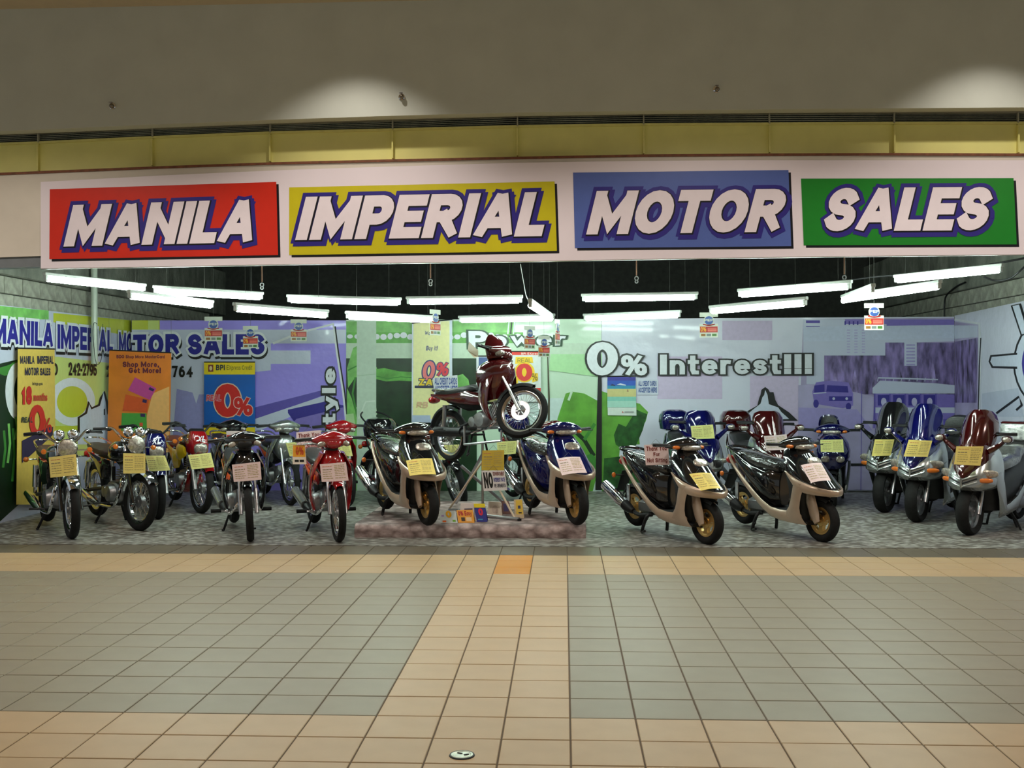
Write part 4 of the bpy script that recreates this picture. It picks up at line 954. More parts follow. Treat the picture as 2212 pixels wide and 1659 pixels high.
def underbone(root, paint=RED, steer=0.0, decal=None, fen=None, fork=CHROME, seat=VINYL, sidem=None, disc=False, dark=False, case=None, lift=.03, tagm=None):
    R, wd = .285, .068; ax = .615
    X = steerM(steer, .37, .88, .45)
    wheel(root, 'front_wheel', ax, R, R, wd, .222, CHROME, X, hub=.05, disc_m=STEEL if disc else None)
    wheel(root, 'rear_wheel', -ax, R+lift, R, wd+.012, .222, CHROME, None, hub=.06)
    fender(root, 'front_fender', fen or paint, ax, R, R+.02, .105, 60, 150, X, drop=.035)
    for s in (-1, 1):
        b = B(); b.xf = X; b.tube([(.62, s*.075, .27), (.525, s*.075, .50)], .021, 10); fk = obj('fork_leg', b, fork, root)
        b = B(); b.xf = X; b.tube([(.53, s*.075, .49), (.39, s*.075, .80)], .0145, 9); obj('fork_tube', b, STEEL, fk)
        handle_end(root, s, [(.335, s*.20, .985), (.28, s*.345, .975)], X)
    # head cowl
    b = B(); b.xf = X; b.loft([rzx(-.20, .35, .975, .03, .02), rzx(-.15, .375, .975, .07, .042), rzx(-.08, .40, .975, .10, .072), rzx(0, .415, .975, .118, .092), rzx(.08, .40, .975, .10, .072), rzx(.15, .375, .975, .07, .042), rzx(.20, .35, .975, .03, .02)])
    if disc:
        b.loft([rxy(.90, .30, .50, .12), rxy(.98, .29, .49, .135), rxy(1.06, .28, .46, .13), rxy(1.14, .29, .42, .11), rxy(1.20, .30, .36, .07)])
    hd = obj('handlebar_cover', b, paint, root)
    b = B(); b.xf = X; b.ell((.475, 0, .94), (.055, .075, .045), e=.8); obj('headlamp', b, BLACKP if dark else paint, hd)
    for s in (-1, 1):
        b = B(); b.xf = X; b.ell((.44, s*.112, .94), (.055, .05, .030), rot=Matrix.Rotation(R_(s*-18), 3, 'X'), e=.85); obj('turn_signal', b, CLEAR, hd)
    b = B(); b.xf = X; b.loft([rxy(.84, .33, .40, .055), rxy(.93, .33, .41, .07)]); obj('steering_neck', b, BLACKP, root)
    # leg shield: neck cover and two swept wings
    b = B(); b.loft([rxy(.56, .30, .40, .06), rxy(.64, .29, .45, .12), rxy(.72, .285, .475, .145), rxy(.80, .28, .455, .135), rxy(.87, .285, .40, .085)]); obj('neck_cover', b, paint, root)
    b = B()
    for s in (-1, 1):
        ribbon(b, [((.28, s*.10, .86), (.44, s*.10, .84), (.1, s, 0)), ((.25, s*.145, .76), (.435, s*.165, .72), (.15, s, 0)), ((.215, s*.165, .64), (.37, s*.20, .60), (.15, s, 0)), ((.18, s*.175, .52), (.32, s*.205, .48), (.1, s, 0)), ((.17, s*.17, .42), (.31, s*.195, .36), (.1, s, 0)), ((.23, s*.155, .33), (.31, s*.17, .27), (.1, s, 0))], .012, .02)
    obj('leg_shield', b, paint, root)
    if disc:
        b = B(); b.loft([rxy(.50, .20, .34, .12), rxy(.60, .20, .42, .165), rxy(.72, .20, .52, .20), rxy(.82, .215, .53, .20), rxy(.88, .24, .49, .17), rxy(.92, .27, .42, .10)]); obj('front_fairing', b, paint, root)
    b = B()
    for s in (-1, 1):
        ribbon(b, [((.235, s*.172, .73), (.27, s*.18, .72), (.1, s, 0)), ((.195, s*.188, .62), (.225, s*.197, .60), (.1, s, 0)), ((.175, s*.196, .52), (.21, s*.203, .49), (.1, s, 0)), ((.20, s*.19, .41), (.235, s*.196, .385), (.1, s, 0)), ((.265, s*.176, .33), (.29, s*.178, .305), (.1, s, 0))], .004, .012)
    obj('leg_shield_strip', b, decal or SILVER, root)
    b = B(); b.loft([ryz(.30, .66, .055, .06), ryz(.15, .60, .075, .07), ryz(.02, .60, .09, .08), ryz(-.08, .64, .10, .08)]); obj('centre_cover', b, BLACKP if not sidem else sidem, root)
    b = B(); b.loft([ryz(.02, .69, .07, .02), ryz(-.04, .71, .105, .05), ryz(-.18, .725, .125, .052), ryz(-.36, .75, .128, .05), ryz(-.54, .79, .11, .042), ryz(-.68, .82, .07, .02)]); obj('seat', b, seat, root)
    b = B()
    for s in (-1, 1):
        ribbon(b, [((.10, s*.085, .62), (.08, s*.09, .50), (0, s, 0)), ((-.06, s*.125, .69), (-.04, s*.13, .53), (0, s, 0)), ((-.24, s*.13, .71), (-.20, s*.138, .585), (0, s, 0)), ((-.44, s*.122, .745), (-.40, s*.128, .655), (0, s, 0)), ((-.64, s*.095, .80), (-.60, s*.10, .735), (0, s, 0)), ((-.78, s*.05, .84), (-.76, s*.055, .80), (0, s, 0))])
    obj('side_panel', b, paint, root)
    if decal and not disc:
        b = B()
        for s in (-1, 1):
            ribbon(b, [((.06, s*.108, .60), (.05, s*.108, .54), (0, s, 0)), ((-.06, s*.145, .64), (-.04, s*.146, .565), (0, s, 0)), ((-.24, s*.150, .685), (-.21, s*.150, .625), (0, s, 0)), ((-.46, s*.140, .735), (-.44, s*.140, .70), (0, s, 0))], .002, .004)
        obj('side_stripe', b, STEEL if paint is DRED else ORANGEP, root)
    fender(root, 'rear_fender', BLACKP, -ax, R+lift, R+.05, .12, 55, 185)
    b = B(); b.loft([ryz(.08, .56, .055, .06), ryz(-.05, .57, .065, .10), ryz(-.22, .60, .075, .10), ryz(-.38, .66, .07, .07), ryz(-.52, .71, .06, .045)]); obj('under_seat_cover', b, BLACKP, root)
    b = B(); b.ell((-.80, 0, .775), (.05, .075, .04), e=.8); obj('tail_lamp', b, REDL, root)
    b = B(); b.tube([(-.44, -.12, .80), (-.66, -.105, .86), (-.76, 0, .87), (-.66, .105, .86), (-.44, .12, .80)], .012, 7, smooth=3); obj('grab_rail', b, SILVER, root)
    b = B(); b.tube([(.20, 0, .40), (.30, 0, .43)], .062, 12)
    for k in range(5): b.box((.19+k*.022, 0, .395+k*.006), (.010, .135, .125), rot=Matrix.Rotation(R_(-14), 3, 'Y'), ch=.002)
    b.ell((.03, 0, .345), (.20, .095, .105), e=.7); eng = obj('engine', b, ALU, root)
    b = B(); b.lathe([(0, -.145), (.075, -.14), (.09, -.105), (.09, .105), (.075, .14), (0, .145)], (.06, 0, .34), 'y', 22); b.lathe([(0, -.13), (.055, -.125), (.06, -.09), (.06, .09), (.055, .12), (0, .13)], (-.08, 0, .35), 'y', 18); obj('crankcase', b, ALU, eng)
    b = B(); b.tube([(.28, -.03, .38), (.30, -.09, .30), (.18, -.13, .225), (-.12, -.14, .235)], .015, 8, smooth=4); ex = obj('exhaust_pipe', b, CHROME, root)
    b = B(); b.tube([(-.10, -.14, .235), (-.20, -.15, .255), (-.66, -.175, .37), (-.74, -.18, .39)], [.018, .042, .050, .032], 14); mf = obj('muffler', b, BLACKP, ex)
    b = B(); b.tube([(-.22, -.164, .275), (-.64, -.188, .38)], [.046, .05], 12, flat=1.0); obj('heat_shield', b, BLACKP if disc else SILVER, mf)
    for s in (-1, 1):
        b = B(); b.tube([(-.60, s*.11, .30+lift), (-.50, s*.11, .64)], .024, 9); obj('shock_absorber', b, STEEL, root)
        b = B(); b.tube([(-.10, s*.085, .36), (-ax, s*.09, R+lift)], .022, 8); obj('swingarm', b, BLACKP, root)
    b = B(); b.tube([(.06, -.30, .24), (.06, .30, .24)], .011, 7); obj('footpeg_bar', b, STEEL, root)
    for s in (-1, 1):
        b = B(); b.tube([(.06, s*.20, .246), (.06, s*.30, .246)], .02, 8); obj('footpeg', b, RUBBER, root)
    b = B()
    for s in (-1, 1): b.tube([(-.14, s*.07, .26), (-.19, s*.12, .10), (-.22, s*.15, .0)], .012, 7); b.tube([(-.22, s*.15, .008), (-.15, s*.165, .02)], .010, 6)
    b.tube([(-.15, -.09, .22), (-.15, .09, .22)], .012, 7); obj('centre_stand', b, BLACKP, root)
    if case: topcase(root, -.60, .86, case)

def maxi(root, paint=BLACK, steer=0.0, face='vee', wrapped=None, backrest=True, lift=.03, case=None):
    R, wd = .245, .125; ax = .66
    X = steerM(steer, .44, .95, .42)
    wheel(root, 'front_wheel', ax, R, R, wd, .165, ALU, X, star=3, hub=.06)
    wheel(root, 'rear_wheel', -ax, R+lift, R, wd, .165, ALU, None, star=3, hub=.06)
    fender(root, 'front_fender', BLACKP, ax, R, R+.022, .14, 62, 150, X)
    for s in (-1, 1):
        b = B(); b.xf = X; b.tube([(.67, s*.092, .22), (.53, s*.092, .52)], .022, 10); obj('fork_leg', b, STEEL, root)
    b = B(); b.loft([rxy(.455, .44, .74, .14, 24), rxy(.472, .43, .835, .200, 24), rxy(.51, .42, .885, .236, 24), rxy(.58, .41, .880, .252, 24), rxy(.66, .40, .835, .250, 24), rxy(.75, .39, .765, .238, 24), rxy(.84, .38, .69, .212, 24), rxy(.91, .37, .61, .165, 24)]); obj('nose_cover', b, SILVER, root)
    b = B(); b.loft([rxy(.585, .60, .894, .035, 22, .9), rxy(.62, .60, .884, .115, 22, .9), rxy(.68, .55, .852, .172, 22, .9), rxy(.75, .50, .802, .206, 22, .85), rxy(.83, .45, .740, .206, 22, .85), rxy(.90, .40, .680, .182, 22, .85), rxy(.96, .38, .60, .135, 22)]); obj('front_fairing', b, paint, root)
    # screen, painted to match
    b = B(); rings = []
    for z, xc, hw, bl in (((.88, .69, .165, .05), (.96, .655, .185, .06), (1.06, .60, .190, .065), (1.15, .545, .178, .06), (1.22, .495, .15, .05), (1.262, .462, .11, .04), (1.28, .445, .06, .02)) if face == 'vee' else ((.86, .70, .15, .04), (.93, .66, .180, .05), (1.02, .615, .190, .055), (1.10, .57, .182, .05), (1.155, .53, .155, .045), (1.18, .51, .10, .03))):
        o = [Vector((xc-bl*3.2*(t*t), hw*t, z)) for t in [-1+2*i/12 for i in range(13)]]
        rings.append(o+[p+Vector((-.014, 0, -.004)) for p in o[::-1]])
    b.loft(rings); obj('windscreen', b, paint, root)
    if face == 'vee':
        for s in (-1, 1):
            for k in range(3):
                z = .545+k*.035
                b = B(); b.tube([(.893-.002*k, s*.008, z-.030), (.878-.004*k, s*.07, z-.008), (.838-.006*k, s*.135, z+.018)], .009, 6, smooth=2); obj('grille_bar', b, SILVER if k != 1 else BLACKP, root)
            b = B(); b.ell((.765, s*.186, .575), (.085, .024, .026), rot=Matrix.Rotation(R_(s*-52), 3, 'Z'), e=.8); obj('turn_signal', b, AMBER, root)
            b = B(); b.ell((.715, s*.198, .640), (.105, .022, .042), rot=Matrix.Rotation(R_(s*-57), 3, 'Z'), e=.8); obj('headlamp', b, CLEAR, root)
        b = B(); b.tube([(.886, 0, .50), (.892, 0, .56), (.890, 0, .60)], .012, 8); obj('grille_ridge', b, SILVER, root)
    else:
        for s in (-1, 1):
            b = B(); b.ell((.866, s*.080, .570), (.022, .060, .050), rot=Matrix.Rotation(R_(s*-18), 3, 'Z'), e=.85); g = obj('grille', b, BLACKP, root)
            for k in range(5):
                b = B(); y = s*(.035+k*.022); b.tube([(.900-.0035*k*k, y, .535), (.898-.0035*k*k, y, .612)], .0045, 5); obj('grille_bar', b, CHROME, g)
            b = B(); b.ell((.755, s*.19, .60), (.085, .022, .032), rot=Matrix.Rotation(R_(s*-55), 3, 'Z'), e=.8); obj('headlamp', b, CLEAR, root)
    for s in (-1, 1):
        b = B(); b.tube([(.60, s*.16, .86), (.56, s*.25, .92), (.56, s*.30, .965)], [.035, .024, .02], 9, smooth=2); st = obj('signal_arm', b, paint, root)
        b = B(); b.ell((.56, s*.335, .985), (.05, .055, .038), e=.85); obj('signal_pod', b, paint, st)
        b = B(); b.ell((.592, s*.338, .983), (.026, .043, .029), e=.85); obj('turn_signal', b, CLEAR, st)
        handle_end(root, s, [(.40, s*.20, 1.03), (.345, s*.36, 1.03)], X)
    b = B(); b.xf = X; b.tube([(.36, -.28, 1.03), (.42, -.12, 1.02), (.44, 0, 1.0), (.42, .12, 1.02), (.36, .28, 1.03)], .016, 8, smooth=2); b.box((.43, 0, .97), (.12, .22, .08), ch=.02); obj('handlebar', b, BLACKP, root)
    b = B(); b.loft([rxy(.24, .30, .46, .19), rxy(.40, .33, .50, .20), rxy(.60, .36, .52, .21), rxy(.80, .36, .50, .19), rxy(.93, .36, .46, .12)]); obj('inner_shield', b, DARKG, root)
    b = B()
    for s in (-1, 1):
        ribbon(b, [((.42, s*.24, .66), (.62, s*.235, .62), (.1, s, 0)), ((.36, s*.245, .52), (.56, s*.235, .50), (.1, s, 0)), ((.31, s*.24, .38), (.47, s*.225, .36), (.1, s, 0)), ((.24, s*.225, .28), (.42, s*.21, .24), (.1, s, 0)), ((.15, s*.21, .24), (.36, s*.19, .17), (.1, s, -.2))], .016, .02)
        ribbon(b, [((.36, s*.215, .27), (.38, s*.19, .165), (0, s, 0)), ((.15, s*.222, .30), (.15, s*.20, .18), (0, s, 0)), ((-.08, s*.225, .36), (-.08, s*.205, .21), (0, s, 0)), ((-.28, s*.222, .47), (-.28, s*.205, .33), (0, s, 0)), ((-.50, s*.205, .60), (-.50, s*.195, .47), (0, s, 0)), ((-.74, s*.16, .74), (-.74, s*.155, .64), (0, s, 0)), ((-.92, s*.09, .84), (-.92, s*.09, .78), (0, s, 0))], .016, .02)
    obj('side_cover', b, SILVER, root)
    b = B(); b.loft([ryz(.36, .27, .14, .07), ryz(.18, .36, .16, .14), ryz(.0, .43, .185, .20), ryz(-.2, .50, .20, .20), ryz(-.42, .60, .19, .16), ryz(-.66, .71, .155, .11), ryz(-.88, .80, .10, .05)]); obj('rear_body', b, DARKG if face == 'vee' else paint, root)
    b = B(); b.loft([ryz(.10, .62, .08, .03), ryz(.04, .665, .13, .07), ryz(-.15, .70, .165, .075), ryz(-.34, .72, .165, .07), ryz(-.42, .78, .16, .085), ryz(-.62, .82, .145, .06), ryz(-.80, .85, .10, .03)]); obj('seat', b, SEATG if wrapped else VINYL, root)
    if backrest:
        b = B(); b.loft([ryz(-.72, .90, .12, .04, xs=-.05), ryz(-.78, 1.00, .14, .10, xs=-.05), ryz(-.86, 1.02, .13, .10, xs=-.05)]); obj('backrest', b, VINYL, root)
    if case: topcase(root, -.86, .88, case)
    if wrapped:
        b = B(); rings = []
        for zz, a, w_ in ((0, .15, .17), (.02, .18, .20), (.16, .19, .21), (.19, .17, .19)):
            rings.append([Vector((-.88+a*math.copysign(abs(math.cos(t))**.5, math.cos(t)), w_*math.copysign(abs(math.sin(t))**.5, math.sin(t)), .90+zz)) for t in [2*math.pi*i/20 for i in range(20)]])
        b.loft(rings); t = obj('top_case', b, wrapped, root)
        b = B(); b.box((-.88, 0, 1.10), (.30, .36, .03), ch=.012); obj('case_lid', b, DRED, t)
    b = B(); b.ell((-.93, 0, .78), (.04, .09, .045), e=.8); obj('tail_lamp', b, REDL, root)
    b = B(); b.box((-.32, 0, .30), (.30, .22, .18), ch=.05); b.tube([(-.22, .12, .28), (-.68, .13, .28)], [.085, .10], 14); obj('engine', b, ALU, root)
    b = B(); b.tube([(-.30, -.15, .20), (-.46, -.17, .26), (-.86, -.20, .38), (-.92, -.2, .40)], [.02, .05, .06, .035], 14, smooth=2); obj('muffler', b, DARKG, root)
    b = B()
    for s in (-1, 1): b.tube([(-.20, s*.08, .24), (-.22, s*.13, .10), (-.25, s*.16, .0)], .013, 7); b.tube([(-.25, s*.16, .008), (-.17, s*.18, .02)], .011, 6)
    b.tube([(-.2, -.1, .2), (-.2, .1, .2)], .012, 7); obj('centre_stand', b, BLACKP, root)
    b = B(); b.tube([(.02, .17, .22), (.0, .24, .10), (-.01, .28, .0)], .011, 7); obj('side_stand', b, BLACKP, root)

def park(name, label, cat, fpx, head, build, axle, z=0.0, scale=1.0, group=None, **kw):
    p = onZ(fpx[0], fpx[1], z); h = R_(head)
    r = thing(name, label, cat, (p.x-math.cos(h)*axle*scale, p.y-math.sin(h)*axle*scale, z), h, group)
    r.scale = (scale,)*3
    build(r, **kw)
    return r

# ------------------------------------------------------------------ the display platform
ROCK = bpy.data.materials.new('stone_print_cloth'); ROCK.use_nodes = True
nt = ROCK.node_tree; bs = nt.nodes['Principled BSDF']
tc = nt.nodes.new('ShaderNodeTexCoord'); mp = nt.nodes.new('ShaderNodeMapping'); mp.inputs['Scale'].default_value = (7.5, 7.5, 13)
vo = nt.nodes.new('ShaderNodeTexVoronoi'); vo.inputs['Scale'].default_value = 1.0; vo.inputs['Randomness'].default_value = .9
nz = nt.nodes.new('ShaderNodeTexNoise'); nz.inputs['Scale'].default_value = 3; nz.inputs['Detail'].default_value = 6
rp = nt.nodes.new('ShaderNodeValToRGB')
for e, (pos, col) in zip(rp.color_ramp.elements, ((.1, rgb(206, 186, 182)), (.75, rgb(112, 92, 88)))): e.position = pos; e.color = col+(1,)
mx = nt.nodes.new('ShaderNodeMix'); mx.data_type = 'RGBA'; mx.blend_type = 'MULTIPLY'; mx.inputs[0].default_value = .7
r2 = nt.nodes.new('ShaderNodeValToRGB'); r2.color_ramp.elements[0].position = .3; r2.color_ramp.elements[0].color = (.4, .36, .34, 1); r2.color_ramp.elements[1].position = .7
nt.links.new(tc.outputs['Object'], mp.inputs['Vector']); nt.links.new(mp.outputs['Vector'], vo.inputs['Vector']); nt.links.new(mp.outputs['Vector'], nz.inputs['Vector'])
nt.links.new(vo.outputs['Distance'], rp.inputs['Fac']); nt.links.new(nz.outputs['Fac'], r2.inputs['Fac'])
nt.links.new(rp.outputs['Color'], mx.inputs[6]); nt.links.new(r2.outputs['Color'], mx.inputs[7]); nt.links.new(mx.outputs[2], bs.inputs['Base Color']); bs.inputs['Roughness'].default_value = .5
PX0, PX1, PY0, PY1, PZ = -2.07, .21, 10.36, 12.35, .135
b = B(); rings = []
random.seed(3)
nxp, wav = 26, [random.uniform(-.008, .008) for _ in range(27)]
for i in range(nxp+1):
    x = PX0+(PX1-PX0)*i/nxp; q = wav[i]
    rings.append([Vector((x, PY0+q, 0)), Vector((x, PY0-.012+q, .05+q)), Vector((x, PY0+.005+q, PZ-.03)), Vector((x, PY0+.04, PZ)), Vector((x, PY1, PZ)), Vector((x, PY1, 0))])
b.loft(rings); plat = thing('display_platform', 'low stone-print covered platform under the two-tone scooters in the middle', 'platform', ((PX0+PX1)/2, (PY0+PY1)/2, 0))
o = obj('platform_cover', b, ROCK, None, sharp=60); reparent([o], plat)

# ------------------------------------------------------------------ the bikes
def at_point(name, label, cat, px, py, Y, head, local, build, group=None, **kw):
    p = onY(px, py, Y); h = R_(head)
    r = thing(name, label, cat, (p.x-math.cos(h)*local, p.y-math.sin(h)*local, 0), h, group); build(r, **kw); return r
MC, SC = 'motorcycle', 'scooter'
park('motorcycle', 'black motorcycle with round chrome headlamp, leftmost in the shop', MC, (154, 1164), -54, roadbike, .65, steer=-.03)
park('motorcycle', 'black motorcycle with round headlamp and brown seat, second from left', MC, (305, 1146), -47, roadbike, .65, steer=.16)
park('motorcycle', 'motorcycle with a blue headlamp cowl, half hidden beside the brown-seated one', MC, (342, 1121), -60, roadbike, .65, cowl=BLUE, paint=BLUE, fen=BLUE, seat=REDV)
park('motorcycle', 'red motorcycle with square-lamped red cowl and red-brown seat', MC, (437, 1109), -56, roadbike, .65, cowl=RED, paint=BLACK, fen=RED, belly=RED, side=YELLOWP, seat=REDV, steer=.12)
park('underbone_motorcycle', 'black underbone bike facing the hall with a pinkish-white price card', MC, (537, 1170), -66, underbone, .615, paint=BLACK, decal=SILVER, steer=-.12, dark=True, fork=STEEL)
at_point('underbone_motorcycle', 'black underbone bike behind the front black one, red card on its handlebar', MC, 502, 932, 13.3, -62, .38, underbone, paint=BLACK, dark=True)
at_point('underbone_motorcycle', 'silver underbone bike with foil-bright handlebar cover at the back', MC, 617, 926, 13.2, -59, .40, underbone, paint=SILVER, decal=SILVER, steer=.05)
park('underbone_motorcycle', 'red underbone bike parked directly behind another red one', MC, (750, 1095), -62, underbone, .615, paint=RED)
park('underbone_motorcycle', 'glossy red underbone bike in front with a white price card', MC, (730, 1171), -66, underbone, .615, paint=RED, decal=SILVER, steer=-.04, fork=STEEL)
park('scooter', 'black scooter with champagne trim on the left end of the platform', SC, (924, 1135), -60, scooter, .58, PZ, steer=0)
park('motorcycle', 'motorcycle with black top case and red panels behind the platform scooter', MC, (982, 1098), -37, roadbike, .65, cowl=BLACK, paint=DRED, side=DRED, fen=BLACK, seat=VINYL, case=BLACK, steer=-.55)
at_point('underbone_motorcycle', 'dark red underbone bike with blue top case behind the blue scooter', MC, 1196, 918, 12.9, -58, .40, underbone, paint=DRED, case=BLUE, decal=SILVER, steer=.1)
park('scooter', 'blue scooter with champagne trim on the right end of the platform', SC, (1246, 1134), -66, scooter, .58, PZ, paint=BLUE, steer=0)
park('scooter', 'black and champagne scooter on the floor carrying a Thank You sign', SC, (1529, 1176), -59, scooter, .58, steer=.05)
park('scooter', 'black and champagne scooter on the floor right of the Thank You one', SC, (1777, 1171), -61, scooter, .58, steer=.03)
at_point('maxi_scooter', 'large blue scooter facing out with silver kidney grille, at the back', SC, 1518, 925, 12.7, -82, .56, maxi, paint=BLUE, face='kidney', case=BLUE, backrest=False, steer=.1)
at_point('maxi_scooter', 'large maroon scooter facing out with silver kidney grille, at the back', SC, 1667, 925, 12.5, -82, .56, maxi, paint=MAROON, face='kidney', case=MAROON, backrest=False, steer=.1)
at_point('scooter', 'bright blue rounded scooter with twin lamps and a backrest', SC, 1797, 924, 13.2, -102, .38, scooter, paint=BLUE, trim=SILVER, rimm=ALU, variant='round')
park('maxi_scooter', 'large black scooter with dark screen, first of three at the right', SC, (1911, 1107), -126, maxi, .66, paint=BLACK)
park('maxi_scooter', 'large blue scooter with tall blue screen, middle of three at the right', SC, (1981, 1128), -126, maxi, .66, paint=BLUE)
WRAPB = mat('white_film_wrap', rgb(190, 196, 194), .15, noise=.55, scale=16, coat=1, bump=1, bscale=16)
park('maxi_scooter', 'large maroon scooter with plastic-wrapped top case at the right edge', SC, (2095, 1156), -131, maxi, .66, scale=.97, paint=MAROON, wrapped=WRAPB)
# the raised one
h, pt = R_(-45), R_(-15)
r = thing('underbone_motorcycle', 'dark red underbone bike tilted up on the silver display stand', MC, (0, 0, 0), h)
r.rotation_euler = (0, pt, h)
p = onY(1130, 890, 11.0); r.location = p - r.rotation_euler.to_matrix() @ Vector((.615, 0, .285))
underbone(r, paint=DRED, decal=STEEL, fen=BLACKP, steer=.55, disc=True)

# ------------------------------------------------------------------ display stand
def world_parts(root, lst):
    reparent(lst, root)
std = thing('display_stand', 'silver tubular display stand holding up the dark red bike', 'stand', onY(1045, 1100, 11.1))
ps = []
def bar(name, pts, r, m=STEEL): b = B(); b.tube(pts, r, 9); ps.append(obj(name, b, m, None))
t0, t1 = onY(1003, 960, 11.35), onY(1083, 952, 10.95)
bar('cradle_bar', [t0, t1], .014); bar('cradle_post', [t0, t0+Vector((0, 0, .20))], .012); bar('cradle_post', [t1, t1+Vector((0, 0, .11))], .012)
tm = t0.lerp(t1, .5); foot = Vector((tm.x, tm.y, PZ+.020))
bar('centre_post', [tm, foot], .014)
fl = onZ(970, 1100, PZ+.020); fr2 = onZ(1112, 1119, PZ+.020)
bar('front_leg', [tm+Vector((0, -.02, -.20)), fl], .011, mat('cream_painted_tube', rgb(206, 184, 158), .4)); bar('front_leg', [tm+Vector((.02, -.02, -.20)), fr2], .011, MATS['cream_painted_tube'])
bl_ = onY(985, 1010, 12.0); bar('back_brace', [tm+Vector((0, .02, -.12)), Vector((bl_.x, 12.0, PZ+.020))], .016)
bk2 = onY(1100, 1095, 12.0); bar('back_brace', [Vector((t0.x-.05, 11.5, .62)), Vector((bk2.x, 11.7, PZ+.020))], .018, ALU)
e0, e1 = onZ(1050, 1114, PZ+.020), onZ(1122, 1121, PZ+.020)
bar('foot_bar', [e0, e1], .016); bar('foot_bar', [fl, foot], .014)
b = B(); b.tube([e1, e1+Vector((0, 0, -.018))], .022, 10); ps.append(obj('rubber_foot', b, RUBBER, None))
world_parts(std, ps)

# ------------------------------------------------------------------ price cards, notices
YCARD = flat(234, 216, 124, 1.0, .3); YCARD2 = flat(228, 226, 146, 1.0, .3); PCARD = flat(226, 204, 204, 1.0, .3); TXT = flat(172, 158, 104); TXTR = flat(200, 124, 86); DTXT = flat(140, 130, 100)
FILM = mat('glossy_card_sleeve', rgb(222, 210, 130), .08, coat=1.0)
def card(name, label, cat, q, Y, m, group=None, lines=True, tilt=0.0, bow=.012, extra=None):
    Q = [onY(x, y, Y+(tilt if i < 2 else 0)) for i, (x, y) in enumerate(q)]
    c = sum(Q, Vector())/4; nn = (Q[1]-Q[0]).cross(Q[3]-Q[0]).normalized()
    if nn.y > 0: nn = -nn
    r = thing(name, label, cat, c, 0, group); ps = []
    b = B(); rings = []
    for i in range(7):
        u = i/6; off = nn*bow*(1-(2*u-1)**2)
        t, bt = Q[0].lerp(Q[1], u)+off, Q[3].lerp(Q[2], u)+off
        rings.append([t, bt, bt-nn*.002, t-nn*.002])
    b.loft(rings); ps.append(obj('card_sheet', b, m, None, sharp=30))
    def P(u, v): return quadmap(Q, u, v)+nn*(bow*(1-(2*u-1)**2)+.0015)
    if lines:
        rnd = random.Random(int(q[0][0]))
        for m2, rows, u0, u1 in ((TXTR, (.86,), .08, .45), (DTXT, (.70,), .08, .46), (TXT, (.56, .44, .32, .2), .08, .46), (TXT, (.88, .79, .70, .61, .52, .43, .34, .2), .54, .92)):
            b = B()
            for v in rows:
                u = u0
                while u < u1-.04:
                    l = rnd.uniform(.05, .13); e = min(u+l, u1); hgt = .030 if m2 is not DTXT else .045
                    b.add([P(u, v), P(e, v), P(e, v-hgt), P(u, v-hgt)], [(0, 1, 2, 3)]); u = e+.02
            ps.append(obj('printed_lines', b, m2, None, sharp=0, normals=False, kind='stuff'))
    if extra: ps += extra(Q, nn, P)
    b = B(); mid = Q[0].lerp(Q[1], .5)
    b.tube([Q[0].lerp(Q[1], .3)+nn*(bow*.84), mid+Vector((0, .04, .05)), Q[0].lerp(Q[1], .7)+nn*(bow*.84)], .0018, 4); ps.append(obj('string', b, HANG, None))
    reparent(ps, r); return r
CG = 'price cards hung on the bikes'
